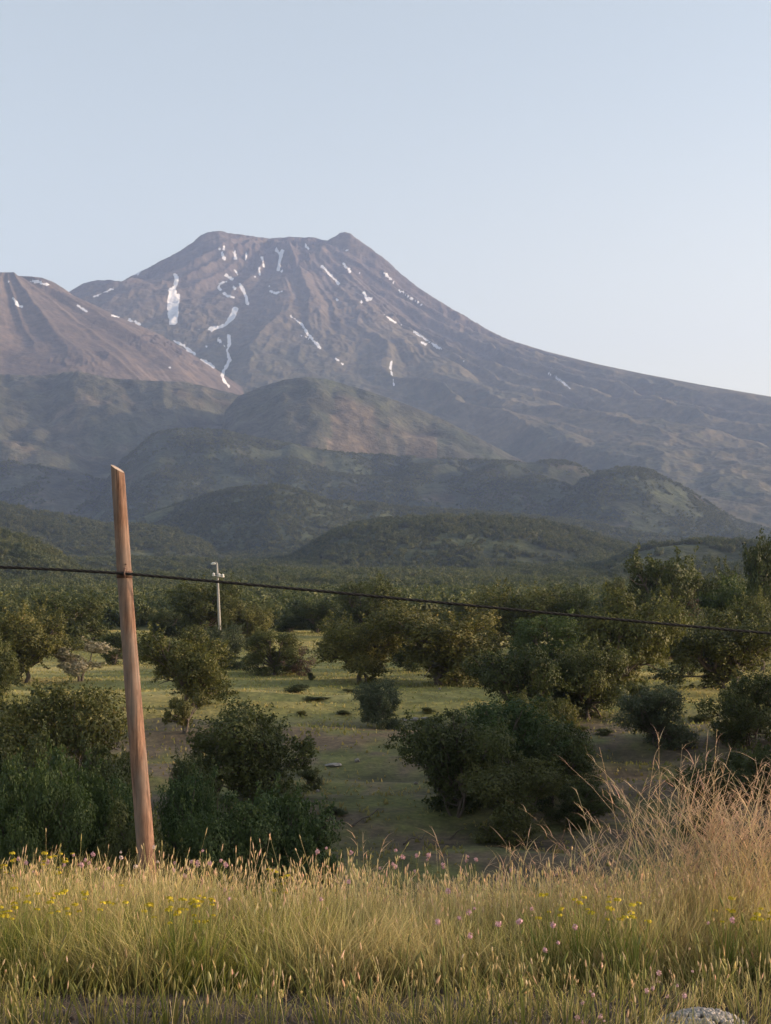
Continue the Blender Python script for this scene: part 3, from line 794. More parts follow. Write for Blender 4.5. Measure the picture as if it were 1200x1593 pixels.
# back row, left to right
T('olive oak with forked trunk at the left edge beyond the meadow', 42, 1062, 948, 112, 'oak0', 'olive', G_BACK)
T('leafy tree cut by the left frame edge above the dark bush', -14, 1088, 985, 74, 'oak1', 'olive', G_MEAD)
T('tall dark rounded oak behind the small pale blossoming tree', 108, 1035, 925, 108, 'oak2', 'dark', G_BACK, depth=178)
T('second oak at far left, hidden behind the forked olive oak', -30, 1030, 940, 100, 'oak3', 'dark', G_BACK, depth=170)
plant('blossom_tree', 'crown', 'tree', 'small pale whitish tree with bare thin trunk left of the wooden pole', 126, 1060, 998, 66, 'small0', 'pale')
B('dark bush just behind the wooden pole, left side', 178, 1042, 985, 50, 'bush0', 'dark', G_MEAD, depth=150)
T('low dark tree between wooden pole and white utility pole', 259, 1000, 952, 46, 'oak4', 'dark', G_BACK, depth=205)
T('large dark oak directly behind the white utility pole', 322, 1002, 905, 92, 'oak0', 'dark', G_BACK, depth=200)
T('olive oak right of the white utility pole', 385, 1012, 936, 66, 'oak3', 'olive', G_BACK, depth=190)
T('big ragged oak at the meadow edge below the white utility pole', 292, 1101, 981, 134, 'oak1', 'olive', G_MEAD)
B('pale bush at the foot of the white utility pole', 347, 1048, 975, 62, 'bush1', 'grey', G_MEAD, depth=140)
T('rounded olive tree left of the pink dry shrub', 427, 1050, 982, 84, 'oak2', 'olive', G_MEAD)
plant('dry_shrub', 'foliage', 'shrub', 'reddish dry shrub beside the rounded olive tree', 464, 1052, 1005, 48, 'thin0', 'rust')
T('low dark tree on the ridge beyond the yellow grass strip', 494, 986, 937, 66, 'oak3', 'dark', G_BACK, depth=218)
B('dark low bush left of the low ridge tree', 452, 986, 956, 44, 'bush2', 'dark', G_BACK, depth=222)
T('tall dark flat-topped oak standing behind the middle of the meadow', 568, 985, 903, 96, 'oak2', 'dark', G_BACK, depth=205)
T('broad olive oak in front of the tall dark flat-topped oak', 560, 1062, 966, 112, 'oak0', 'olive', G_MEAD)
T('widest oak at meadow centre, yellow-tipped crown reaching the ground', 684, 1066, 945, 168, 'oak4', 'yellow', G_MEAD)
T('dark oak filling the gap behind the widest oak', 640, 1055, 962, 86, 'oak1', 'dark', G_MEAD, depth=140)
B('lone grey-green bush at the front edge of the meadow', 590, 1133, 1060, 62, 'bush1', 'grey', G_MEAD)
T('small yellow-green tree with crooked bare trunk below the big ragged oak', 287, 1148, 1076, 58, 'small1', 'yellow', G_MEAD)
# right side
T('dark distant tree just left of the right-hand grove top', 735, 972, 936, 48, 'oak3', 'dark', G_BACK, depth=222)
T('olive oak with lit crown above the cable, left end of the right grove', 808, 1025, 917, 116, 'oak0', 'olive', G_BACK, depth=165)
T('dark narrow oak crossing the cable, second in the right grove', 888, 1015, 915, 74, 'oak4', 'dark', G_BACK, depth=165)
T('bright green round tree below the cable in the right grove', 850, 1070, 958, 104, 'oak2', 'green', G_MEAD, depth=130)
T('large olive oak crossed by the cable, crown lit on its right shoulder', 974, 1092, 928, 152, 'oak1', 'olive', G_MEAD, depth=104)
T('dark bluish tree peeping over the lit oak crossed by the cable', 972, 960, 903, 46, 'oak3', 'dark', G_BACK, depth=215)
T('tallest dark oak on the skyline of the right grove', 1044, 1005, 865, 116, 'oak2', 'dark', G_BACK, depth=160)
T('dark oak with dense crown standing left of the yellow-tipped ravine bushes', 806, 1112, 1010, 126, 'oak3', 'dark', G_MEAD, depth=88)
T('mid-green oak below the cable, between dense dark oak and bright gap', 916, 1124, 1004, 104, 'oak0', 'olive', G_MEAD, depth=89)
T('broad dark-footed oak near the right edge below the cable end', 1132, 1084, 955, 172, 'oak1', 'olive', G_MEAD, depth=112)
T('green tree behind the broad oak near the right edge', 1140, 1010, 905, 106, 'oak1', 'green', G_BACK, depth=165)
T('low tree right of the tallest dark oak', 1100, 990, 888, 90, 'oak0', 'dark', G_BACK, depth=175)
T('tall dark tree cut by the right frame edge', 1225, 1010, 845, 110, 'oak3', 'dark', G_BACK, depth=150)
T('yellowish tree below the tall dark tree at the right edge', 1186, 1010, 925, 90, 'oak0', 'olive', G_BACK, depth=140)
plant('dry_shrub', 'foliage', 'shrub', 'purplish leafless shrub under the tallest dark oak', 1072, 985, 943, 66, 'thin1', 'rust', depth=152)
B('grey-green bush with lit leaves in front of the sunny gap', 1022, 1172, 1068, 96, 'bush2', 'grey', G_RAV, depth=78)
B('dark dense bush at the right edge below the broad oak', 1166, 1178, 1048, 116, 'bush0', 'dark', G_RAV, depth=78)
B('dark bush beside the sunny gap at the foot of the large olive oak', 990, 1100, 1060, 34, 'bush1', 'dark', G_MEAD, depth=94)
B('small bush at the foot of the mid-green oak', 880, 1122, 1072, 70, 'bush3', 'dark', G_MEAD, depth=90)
# ravine
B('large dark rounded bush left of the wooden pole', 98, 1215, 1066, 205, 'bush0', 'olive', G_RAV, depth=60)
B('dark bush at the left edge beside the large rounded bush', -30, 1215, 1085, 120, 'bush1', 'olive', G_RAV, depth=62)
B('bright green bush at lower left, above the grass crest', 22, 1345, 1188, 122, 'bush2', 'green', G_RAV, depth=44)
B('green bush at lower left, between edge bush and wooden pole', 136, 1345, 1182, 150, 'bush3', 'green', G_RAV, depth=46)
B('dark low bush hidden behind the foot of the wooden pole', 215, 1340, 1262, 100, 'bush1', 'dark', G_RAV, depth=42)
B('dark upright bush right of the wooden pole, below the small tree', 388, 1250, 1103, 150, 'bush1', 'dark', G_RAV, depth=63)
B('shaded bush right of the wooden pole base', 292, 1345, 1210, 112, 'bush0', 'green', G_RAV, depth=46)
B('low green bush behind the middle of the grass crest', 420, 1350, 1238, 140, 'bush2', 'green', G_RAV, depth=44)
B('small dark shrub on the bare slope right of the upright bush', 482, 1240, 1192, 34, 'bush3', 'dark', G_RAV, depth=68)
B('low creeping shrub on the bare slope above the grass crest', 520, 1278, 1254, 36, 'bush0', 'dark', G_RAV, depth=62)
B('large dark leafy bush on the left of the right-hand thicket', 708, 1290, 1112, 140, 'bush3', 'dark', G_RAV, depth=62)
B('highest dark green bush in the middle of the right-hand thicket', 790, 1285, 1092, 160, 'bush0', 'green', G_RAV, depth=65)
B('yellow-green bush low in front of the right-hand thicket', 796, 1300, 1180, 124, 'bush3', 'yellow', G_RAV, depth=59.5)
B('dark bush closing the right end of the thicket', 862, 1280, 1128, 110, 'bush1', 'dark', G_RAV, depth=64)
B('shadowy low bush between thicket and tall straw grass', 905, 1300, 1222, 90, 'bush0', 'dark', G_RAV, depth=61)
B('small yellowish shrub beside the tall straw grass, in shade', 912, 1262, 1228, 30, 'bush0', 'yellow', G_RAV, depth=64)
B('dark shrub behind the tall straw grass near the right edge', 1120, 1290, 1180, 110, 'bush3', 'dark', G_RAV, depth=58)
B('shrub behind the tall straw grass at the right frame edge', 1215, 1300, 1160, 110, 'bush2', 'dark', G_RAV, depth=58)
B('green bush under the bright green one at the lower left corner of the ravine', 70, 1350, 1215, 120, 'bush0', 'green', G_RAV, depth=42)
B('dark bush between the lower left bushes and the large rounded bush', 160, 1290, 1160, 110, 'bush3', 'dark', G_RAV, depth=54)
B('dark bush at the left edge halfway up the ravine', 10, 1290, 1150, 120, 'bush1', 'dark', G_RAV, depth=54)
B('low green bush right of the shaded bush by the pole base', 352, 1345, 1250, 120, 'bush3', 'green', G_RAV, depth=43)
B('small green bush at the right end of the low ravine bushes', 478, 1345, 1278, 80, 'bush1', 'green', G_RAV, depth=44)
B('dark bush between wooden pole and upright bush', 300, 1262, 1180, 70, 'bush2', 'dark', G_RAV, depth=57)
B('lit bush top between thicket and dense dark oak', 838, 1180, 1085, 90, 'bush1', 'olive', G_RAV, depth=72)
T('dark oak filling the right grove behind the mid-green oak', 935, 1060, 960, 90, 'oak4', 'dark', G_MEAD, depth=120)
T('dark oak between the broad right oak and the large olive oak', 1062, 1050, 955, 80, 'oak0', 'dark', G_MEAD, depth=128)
# tufts dotted on the meadow
for i, (px, py, w_, h_, lb) in enumerate([
        (462, 1078, 34, 14, 'low dark cushion shrub lying left on the meadow'),
        (492, 1091, 32, 8, 'small flat cushion shrub below the larger one on the meadow'),
        (484, 1058, 10, 12, 'tiny upright sapling on the meadow left of the broad olive oak'),
        (545, 1077, 22, 6, 'thin flat tuft left of the lone grey-green bush'),
        (535, 1112, 20, 8, 'long flat tuft at the front edge of the meadow'),
        (470, 1115, 14, 10, 'little shrub at the left front edge of the meadow'),
        (666, 1110, 18, 10, 'little shrub right of the lone grey-green bush'),
        (905, 1140, 20, 12, 'small dark shrub on the brown slope at right'),
        (940, 1145, 26, 12, 'dark cushion shrub below the mid-green oak'),
        (1090, 1125, 30, 14, 'low shrub in the sunny gap at right')]):
    B(lb, px, py, py - h_, w_, 'bush%d' % (i % 4), 'olive' if i % 2 else 'dark', 'low shrubs dotted over the meadow')

# unseen trees added out of the frame on the right to shade the ravine
for i, (x_, y_, h_, w_) in enumerate([(24, 60, 10, 9), (31, 66, 11, 9), (22, 45, 10, 8.5), (38, 58, 12.5, 10), (29, 51, 11.5, 10), (33, 78, 7, 7), (36, 44, 12.5, 10)]):
    z_ = ground_z(x_, y_)
    e = empty('oak_tree', (x_, y_, z_ - .05), 'unseen tall oak added beyond the right edge to shade the ravine', 'tree', 'unseen oaks added to shade the ravine')
    for nm, me in (('crown', VAR['oak%d' % (i % 5)][0]), ('trunk', VAR['oak%d' % (i % 5)][1])):
        o = bpy.data.objects.new(nm, me); COL.objects.link(o); o.parent = e; o.scale = (w_, w_, h_)

# ---------------------------------------------------------------- far wood (stuff)
src = bpy.data.collections.new('wood_sources')
for i in range(4):
    V, F, v, C = crown(300 + i, 14, 2200, .030, .02, gap=.05)
    o = bpy.data.objects.new('wood_crown', np_mesh('wood_crown', V, F, [LEAF['wood']], {'v': v}))
    src.objects.link(o)
rg_ = np.random.default_rng(12)
def scatter(n, y0, y1, umin=-260, umax=1460):
    y = np.sqrt(rg_.uniform(y0**2, y1**2, n)); u = rg_.uniform(umin, umax, n)
    return (u - 600) / FPX * y, y
xs, ys = [], []
for n, a, b in ((3200, 262, 520), (11000, 480, 1100), (30000, 1000, 2200), (72000, 2100, 4300)):
    x_, y_ = scatter(n, a, b); xs.append(x_); ys.append(y_)
x_ = np.concatenate(xs); y_ = np.concatenate(ys)
den = fbm(x_ / 120, y_ / 160, 4, 601, .6)
thr = np.interp(y_, [260, 500, 1200, 2500, 4000, 5400], [-.8, -.6, -.36, -.30, -.12, .1])
keep = den + rg_.uniform(-.12, .12, len(x_)) > thr
x_ = x_[keep]; y_ = y_[keep]
rr_i = np.clip(np.searchsorted(Yr, y_), 0, NR - 1); cc_i = np.clip(np.searchsorted(U, 600 + x_ * FPX / y_), 0, NC - 1)
keep = CLS[rr_i, cc_i] < 7
x_ = x_[keep]; y_ = y_[keep]
z_ = ground_zs(x_, y_)
hgt = rg_.uniform(3.2, 7.0, len(x_)) * np.interp(y_, [260, 800, 3500], [.8, 1.0, .9])
wdt = hgt * rg_.uniform(.9, 1.35, len(x_))
me = bpy.data.meshes.new('far_wood'); me.vertices.add(len(x_))
me.vertices.foreach_set('co', np.stack([x_, y_, z_ - .3], 1).astype(np.float32).ravel())
a = me.attributes.new('sc', 'FLOAT_VECTOR', 'POINT'); a.data.foreach_set('vector', np.stack([wdt, wdt, hgt], 1).astype(np.float32).ravel())
a = me.attributes.new('rz', 'FLOAT', 'POINT'); a.data.foreach_set('value', rg_.uniform(0, 6.28, len(x_)).astype(np.float32))
a = me.attributes.new('ix', 'INT', 'POINT'); a.data.foreach_set('value', rg_.integers(0, 4, len(x_)).astype(np.int32))
fw = tagp(link('far_wood', me), 'dense oak wood covering the plain and hills below the mountain', 'wood', kind='stuff')
ng = bpy.data.node_groups.new('wood_scatter', 'GeometryNodeTree')
ng.interface.new_socket('Geometry', in_out='INPUT', socket_type='NodeSocketGeometry')
ng.interface.new_socket('Geometry', in_out='OUTPUT', socket_type='NodeSocketGeometry')
gi = ng.nodes.new('NodeGroupInput'); go = ng.nodes.new('NodeGroupOutput')
ip = ng.nodes.new('GeometryNodeInstanceOnPoints'); ci = ng.nodes.new('GeometryNodeCollectionInfo')
ci.inputs['Collection'].default_value = src; ci.inputs['Separate Children'].default_value = True; ci.inputs['Reset Children'].default_value = True
def named(nm, ty):
    n = ng.nodes.new('GeometryNodeInputNamedAttribute'); n.data_type = ty; n.inputs['Name'].default_value = nm; return n.outputs['Attribute']
cx = ng.nodes.new('ShaderNodeCombineXYZ'); ng.links.new(named('rz', 'FLOAT'), cx.inputs['Z'])
ng.links.new(gi.outputs[0], ip.inputs['Points']); ng.links.new(ci.outputs[0], ip.inputs['Instance'])
ip.inputs['Pick Instance'].default_value = True
ng.links.new(named('ix', 'INT'), ip.inputs['Instance Index']); ng.links.new(cx.outputs[0], ip.inputs['Rotation'])
ng.links.new(named('sc', 'FLOAT_VECTOR'), ip.inputs['Scale']); ng.links.new(ip.outputs[0], go.inputs[0])
md = fw.modifiers.new('scatter', 'NODES'); md.node_group = ng

# ---------------------------------------------------------------- wooden pole
PY = 14.5
def at(px, py, y): return np.array([(px - 600) / FPX * y, y, (HOR - py) / FPX * y])
p_top = at(182.5, 729, PY); p_bot = at(227.5, 1340, PY)
dirv = (p_bot - p_top) / np.linalg.norm(p_bot - p_top)
foot = p_top + dirv * ((ground_z(p_bot[0], PY) - p_top[2]) / dirv[2])
root = empty('wooden_pole', tuple(foot), 'leaning orange-brown wooden pole with slanted sawn top rising from the grass crest', 'pole')
Lp = np.linalg.norm(foot - p_top)
up = -dirv
nr, na = 90, 40
tt = np.linspace(-.25 / Lp, 1.004, nr)
ang = np.arange(na) * 2 * math.pi / na
V = []
tl = (p_bot - p_top)[2] / dirv[2]
for t in tt:
    c = up * Lp * t + [0.006 * math.sin(t * 7), 0, 0]
    d_from_top = Lp * (1 - t)
    rad = np.interp(d_from_top, [0, .2, 1.5, 3.6, 6], [.0600, .0635, .070, .083, .090])
    r_ = rad * (1 + .020 * vnoise(np.cos(ang) * 1.5 + 4, np.sin(ang) * 1.5 + t * 9, 701) + .012 * vnoise(np.cos(ang) * 4, np.sin(ang) * 4 + t * 30, 702))
    # a shallow drying crack down the lit side
    r_ = r_ - .006 * np.exp(-((np.angle(np.exp(1j * (ang + .9 - .3 * math.sin(t * 3))))) / .09) ** 2)
    V.append(np.stack([c[0] + r_ * np.cos(ang), c[1] + r_ * np.sin(ang), np.full(na, c[2])], 1))
V = np.array(V)
# slanted sawn cut: everything above a tilted plane is pressed down to it
nrm = np.array([.50, -.16, .82]); nrm /= np.linalg.norm(nrm)
topc = (p_top - foot)
lim = topc[2] - ((V[..., 0] - topc[0]) * nrm[0] + (V[..., 1] - topc[1]) * nrm[1]) / nrm[2]
V[..., 2] = np.minimum(V[..., 2], lim - .0)
V[-1, :, 2] = lim[-1]
i, j = np.meshgrid(np.arange(nr - 1), np.arange(na), indexing='ij')
Q = np.stack([i * na + j, i * na + (j + 1) % na, (i + 1) * na + (j + 1) % na, (i + 1) * na + j], -1).reshape(-1, 4)
link('shaft', np_mesh('shaft', V.reshape(-1, 3), Q, [M_POLE], smooth=True), root)
rim = V[-1] + nrm * .0015
Vc = np.concatenate([rim, rim * .5 + rim.mean(0) * .5 + nrm * .002, [rim.mean(0) + nrm * .001]])
k = np.arange(na)
F4 = np.stack([k, (k + 1) % na, na + (k + 1) % na, na + k], 1); F3 = np.stack([na + k, na + (k + 1) % na, np.full(na, 2 * na)], 1)
link('sawn_top', np_mesh('sawn_top', Vc, [F4, F3], [M_CUT]), root)
# band and hook that carry the cable
c_at = at(193.5, 893.5, PY) - foot
V_, F_ = [], []
bandp = []
rb = .0735
for zz in (-.034, .030):
    bandp.append(np.stack([c_at[0] + 0.002 + rb * np.cos(ang), c_at[1] + rb * np.sin(ang), np.full(na, c_at[2] + zz)], 1))
Vb = np.concatenate(bandp); k = np.arange(na)
Vb = np.concatenate([Vb, Vb * [1, 1, 1]]); 
Vb[2 * na:, 0] = c_at[0] + .002 + (Vb[2 * na:, 0] - c_at[0] - .002) * .93; Vb[2 * na:, 1] = c_at[1] + (Vb[2 * na:, 1] - c_at[1]) * .93
Fb = np.concatenate([np.stack([k, (k + 1) % na, na + (k + 1) % na, na + k], 1), np.stack([na + k, na + (k + 1) % na, 3 * na + (k + 1) % na, 3 * na + k], 1), np.stack([k, 2 * na + k, 2 * na + (k + 1) % na, (k + 1) % na], 1)])
link('tie_band', np_mesh('tie_band', Vb, Fb, [M_BAND], smooth=True), root)
hk = tube([c_at + [.02, -.06, .055], c_at + [.02, -.085, .05], c_at + [.02, -.10, .03], c_at + [.02, -.115, .0], c_at + [.02, -.10, -.025], c_at + [.02, -.07, -.03]], [.007] * 6, 8)
link('hook', np_mesh('hook', hk[0], list(hk[1:]), [M_BAND], smooth=True), root)
nl = tube([c_at + [.025, -.05, .09], c_at + [.03, -.09, .092]], [.006, .006], 8)
link('nail', np_mesh('nail', nl[0], list(nl[1:]), [M_BAND], smooth=True), root)

# ---------------------------------------------------------------- twisted cable
YC = PY - .10
cp = [(-260, 869), (-120, 875.5), (0, 882), (100, 886.5), (191, 892), (340, 904), (480, 917.5), (600, 930), (700, 939.5), (800, 949.5), (900, 958), (1000, 967), (1100, 976), (1200, 985), (1350, 998), (1500, 1010), (1900, 1040)]
cu = np.array([c[0] for c in cp], float); cv = np.array([c[1] for c in cp], float)
co = np.polyfit(cu[3:-1], cv[3:-1], 3)
uu_ = np.linspace(-260, 1900, 2400)
vv_ = np.where(uu_ < 191, np.interp(uu_, cu, cv), 0)
off0 = 892 - np.polyval(co, 191)
vv_ = np.where(uu_ >= 191, np.polyval(co, uu_) + off0 * np.exp(-(uu_ - 191) / 200), vv_)
vv_ = smooth1(vv_, 15)
yy_ = YC + np.clip((uu_ - 191) / 1000, -1, 2) * .9
cen = np.stack([(uu_ - 600) / FPX * yy_, yy_, (HOR - vv_) / FPX * yy_], 1)
parts = []
s_ = np.concatenate([[0], np.cumsum(np.linalg.norm(np.diff(cen, axis=0), axis=1))])
for q in range(3):
    a_ = s_ * 2 * math.pi / .22 + q * 2.094
    o_ = np.stack([0 * a_, np.cos(a_), np.sin(a_)], 1) * .0056
    parts.append(tube(cen + o_, np.full(len(cen), .0086), 6))
V, F = merge(parts)
tagp(link('overhead_cable', np_mesh('overhead_cable', V, F, [M_CABLE], smooth=True)), 'black twisted overhead cable hung on the wooden pole and running down to the right', 'cable')

# ---------------------------------------------------------------- white concrete utility pole
UY = 172.0
b_ = at(343.5, 1010, UY); t_ = at(337.5, 876, UY)
bz = ground_z(b_[0], UY)
root = empty('utility_pole', (b_[0], UY, bz), 'slim white utility pole with short crossarm standing among dark oaks', 'utility pole')
o0 = np.array([b_[0], UY, bz])
t0 = t_ - o0; x0 = np.array([.0, 0, -.2])
mid_ = at(338.8, 898, UY) - o0
v_ = tube([x0, (x0 + mid_) / 2, mid_, t0], [.20, .165, .125, .10], 12)
link('shaft', np_mesh('shaft', v_[0], list(v_[1:]), [M_CONC], smooth=True), root)
a0 = at(331.0, 895.5, UY) - o0; a1 = at(349.5, 898, UY) - o0
v_ = tube([a0 + [0, -.2, 0], a1 + [0, -.2, 0]], [.085, .085], 4)
link('crossarm', np_mesh('crossarm', v_[0], list(v_[1:]), [M_CONC]), root)
for px_, py_ in ((333, 895), (341.5, 896), (347, 896.5)):
    c_ = at(px_, py_, UY) - o0 + [0, -.2, 0]
    zs = [-.12, -.08, -.02, .06, .10, .18, .22, .28]; rs = [.10, .19, .20, .10, .17, .16, .08, .05]
    v_ = tube([c_ + [0, 0, z] for z in zs], rs, 10)
    link('insulator', np_mesh('insulator', v_[0], list(v_[1:]), [M_PORC], smooth=True), root)
l0 = t0 + [0, 0, .02]; l1 = at(332.5, 877, UY) - o0
v_ = tube([t0 + [0, 0, -.3], l0 + [0, 0, .05], l0 * .6 + l1 * .4 + [0, 0, .08], l1], [.07, .07, .07, .06], 8)
link('top_bracket', np_mesh('top_bracket', v_[0], list(v_[1:]), [M_CONC], smooth=True), root)
v_ = tube([l1 + [.28, 0, .0], l1 + [.1, 0, .03], l1 + [-.12, 0, .0], l1 + [-.28, 0, -.04]], [.08, .15, .14, .06], 10)
link('insulator', np_mesh('insulator', v_[0], list(v_[1:]), [M_PORC], smooth=True), root)

# ---------------------------------------------------------------- stones
def stone(label, px, py, w, h, seed, y=None, mat=M_ROCK, group='stones on the slope'):
    y = y or depth_for(px, py, 62)
    x = (px - 600) / FPX * y; z = ground_z(x, y)
    bm = bmesh.new(); bmesh.ops.create_icosphere(bm, subdivisions=3, radius=1)
    co = np.array([v.co[:] for v in bm.verts])
    r_ = 1 + .30 * vnoise(co[:, 0] * 1.3 + seed, co[:, 1] * 1.3 + co[:, 2], seed) + .12 * vnoise(co[:, 0] * 4 + seed, co[:, 2] * 4 + co[:, 1] * 3, seed + 1)
    co = co * r_[:, None]
    for q in range(7):
        rs_ = np.random.default_rng(seed * 13 + q); n_ = rs_.normal(size=3); n_ /= np.linalg.norm(n_)
        d_ = co @ n_; co = co - np.clip(d_ - .72, 0, None)[:, None] * n_
    W = w / FPX * y / 2; Hh = h / FPX * y / 1.5
    for v, c in zip(bm.verts, co): v.co = (c[0] * W, c[1] * W * .8, c[2] * Hh * .8 + Hh * .35)
    me = bpy.data.meshes.new('stone'); bm.to_mesh(me); bm.free(); me.materials.append(mat)
    o = link('stone', me, loc=(x, y, z)); o.rotation_euler = (0, 0, seed)
    return tagp(o, label, 'stone', group)
stone('pale flat stone on the bare slope below the meadow', 526, 1193, 16, 6, 1)
stone('reddish brown stone right of the pale flat stone', 556, 1187, 11, 7, 2)
stone('grey stone under the small dark shrub on the slope', 470, 1236, 12, 8, 3)
stone('whitish stone right of the small dark shrub on the slope', 495, 1234, 8, 6, 4)
stone('largest stone of the pile at the front edge of the meadow', 646, 1122, 22, 9, 5)
stone('stone at the left end of the pile on the meadow edge', 628, 1123, 16, 7, 6)
stone('stone at the right end of the pile on the meadow edge', 664, 1121, 18, 8, 7)
stone('pale stone just below the stone pile', 667, 1141, 8, 4, 8)
stone('small white stone by the left bush of the thicket', 648, 1220, 8, 5, 9)
stone('white stone on the meadow in front of the widest oak', 684, 1073, 5, 4, 10)
stone('stone in the sunny patch under the right grove', 858, 1077, 8, 5, 11, 112)
stone('dark stone ledge left of the meadow edge pile', 520, 1195, 30, 6, 12)
stone('big shadowed boulder at the ravine foot above the grass crest', 735, 1305, 44, 20, 13, 50)
stone('pale stone lying left of the shadowed ravine boulder', 700, 1302, 20, 7, 14, 51)
stone('brown rock half hidden in the middle of the grass bank', 586, 1432, 40, 22, 15, 10.2, group='stones in the grass bank')

# ---------------------------------------------------------------- fallen dry branches at the ravine foot
def branch(label, pts, y, r):
    y = depth_for(pts[0][0], pts[0][1], 44)
    P = []
    for i, (a, b) in enumerate(pts):
        yy = y + .5 * i; xx = (a - 600) / FPX * yy
        P.append(np.array([xx, yy, ground_z(xx, yy) + r + .10 * (i % 2) + .05 * i]))
    v_ = tube(P, np.linspace(r, r * .4, len(P)), 7)
    tagp(link('dead_branch', np_mesh('dead_branch', v_[0], list(v_[1:]), [M_BARK], smooth=True)), label, 'branch', 'dry branches lying in the ravine')
branch('pale bent dry branch lying above the grass crest, left of centre', [(548, 1291), (562, 1286), (575, 1280), (590, 1290)], 46, .045)
branch('thin pale stick leaning right of the bent dry branch', [(628, 1318), (640, 1306), (656, 1297), (663, 1290)], 44, .035)
branch('short pale stick near the shadowed boulder', [(700, 1307), (712, 1309), (722, 1316)], 46, .03)

# ---------------------------------------------------------------- foreground grass
rg_ = np.random.default_rng(77)
def gz(x, y): return ground_zs(x, y)

def ribbons(x, y, L, W, lean, az, curve, cb, ct, K=5, z=None, yaw=None, tipw=.1):
    """arching ribbon blades. all arrays of n; colours (n,3)"""
    n = len(x)
    z = gz(x, y) - .01 if z is None else z
    t = np.linspace(0, 1, K + 1)[None, :]
    out = np.sin(lean)[:, None] * t * L[:, None] + curve[:, None] * L[:, None] * t ** 2.4
    up = np.cos(lean)[:, None] * t * L[:, None] - (curve[:, None] ** 2) * L[:, None] * t ** 3 * .8
    cx = x[:, None] + np.cos(az)[:, None] * out; cy = y[:, None] + np.sin(az)[:, None] * out; cz = z[:, None] + up
    yaw = rg_.uniform(0, math.pi, n) if yaw is None else yaw
    w = W[:, None] * (1 - (1 - tipw) * t ** 1.6) * .5
    dx = np.cos(yaw)[:, None] * w; dy = np.sin(yaw)[:, None] * w
    A = np.stack([cx - dx, cy - dy, cz], -1); Bv = np.stack([cx + dx, cy + dy, cz], -1)
    V = np.stack([A, Bv], 2).reshape(n, -1, 3)
    base = (np.arange(n) * 2 * (K + 1))[:, None]; s = np.arange(K)[None, :] * 2
    F = np.stack([base + s, base + s + 1, base + s + 3, base + s + 2], -1).reshape(-1, 4)
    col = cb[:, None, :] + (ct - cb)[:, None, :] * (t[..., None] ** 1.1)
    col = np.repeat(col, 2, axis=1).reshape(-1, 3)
    tip = np.stack([cx[:, -1], cy[:, -1], cz[:, -1]], 1)
    tdir = tip - np.stack([cx[:, -2], cy[:, -2], cz[:, -2]], 1); tdir /= np.linalg.norm(tdir, axis=1)[:, None] + 1e-9
    return V.reshape(-1, 3), F, col, tip, tdir

def heads(tip, tdir, L, Rr, col, sides=4):
    """spindle seed heads"""
    n = len(tip)
    ts = np.array([-.1, .12, .45, .8, 1.05]); rs = np.array([.12, .85, 1.0, .6, .03])
    ref = np.array([.3, .9, .2]); a = np.cross(tdir, ref); a /= np.linalg.norm(a, axis=1)[:, None]; b = np.cross(tdir, a)
    ang = np.arange(sides) * 2 * math.pi / sides
    ring = a[:, None, :] * np.cos(ang)[None, :, None] + b[:, None, :] * np.sin(ang)[None, :, None]
    V = tip[:, None, None, :] + tdir[:, None, None, :] * (ts[None, :, None, None] * L[:, None, None, None]) + ring[:, None] * (rs[None, :, None, None] * Rr[:, None, None, None])
    V = V.reshape(n, -1, 3)
    K = len(ts); base = (np.arange(n) * K * sides)[:, None, None]
    i = np.arange(K - 1)[None, :, None]; j = np.arange(sides)[None, None, :]
    F = np.stack([base + i * sides + j, base + i * sides + (j + 1) % sides, base + (i + 1) * sides + (j + 1) % sides, base + (i + 1) * sides + j], -1).reshape(-1, 4)
    c = np.repeat(col, K * sides, axis=0)
    return V.reshape(-1, 3), F, c

def pack(name, chunks, mat, label=None, cat=None, kind=None, group=None, parent=None, loc=None):
    Vs, Fs, Cs, off = [], [], [], 0
    for c in chunks:
        Vs.append(c[0]); Fs.append(c[1] + off); Cs.append(c[2]); off += len(c[0])
    V = np.concatenate(Vs)
    if loc is not None: V = V - np.array(loc)
    me = np_mesh(name, V, np.concatenate(Fs), [mat], {'col': np.clip(np.concatenate(Cs), 0, 1)})
    return tagp(link(name, me, parent, loc), label, cat, group, kind)

def lerp(a, b, w): return np.array(a)[None, :] + (np.array(b) - np.array(a))[None, :] * w[:, None]
def jcol(c, s=.18):
    return c * (1 + rg_.normal(size=(len(c), 1)) * s) * (1 + rg_.normal(size=(len(c), 3)) * .05)

def field(n, y0, y1, ulo=-500, uhi=1700):
    y = rg_.uniform(y0, y1, n); u = rg_.uniform(ulo, uhi, n)
    return (u - 600) / FPX * 11.0 * (y / 11.0) ** .6, y
def px_of(x, y): return 600 + x * FPX / y

chunks = []
# leafy blades, thick on the crest and thinning towards the camera
x, y = field(118000, 7.4, 13.2)
u = px_of(x, y)
pn = fbm(x / .9, y / .9, 3, 801); pn2 = fbm(x / .28, y / .28, 3, 811); pb = fbm(x / 2.2 + 5, y / 1.2, 2, 815)
front = 9.85 + .95 * pb + np.interp(u, [0, 300, 450, 700, 900, 1200], [-.05, -.1, .0, .05, .12, .1])
dense = sstep(-.12, .12, y - front)
keep = rg_.random(len(x)) < dense * (.8 + .35 * pn) + (1 - dense) * np.clip(.13 + .48 * pn2 + .28 * pn, .006, .6)
x, y, u, pn, pn2, dn = x[keep], y[keep], u[keep], pn[keep], pn2[keep], dense[keep]
n = len(x)
pw_ = fbm(x / .45, y / .5, 3, 833)
L = rg_.uniform(.18, .56, n) * (.36 + .64 * dn) * (1 + .40 * pn + .35 * pw_) * np.interp(u, [0, 500, 620, 800, 1000, 1200], [1.02, .98, .82, .85, 1.0, 1.05])
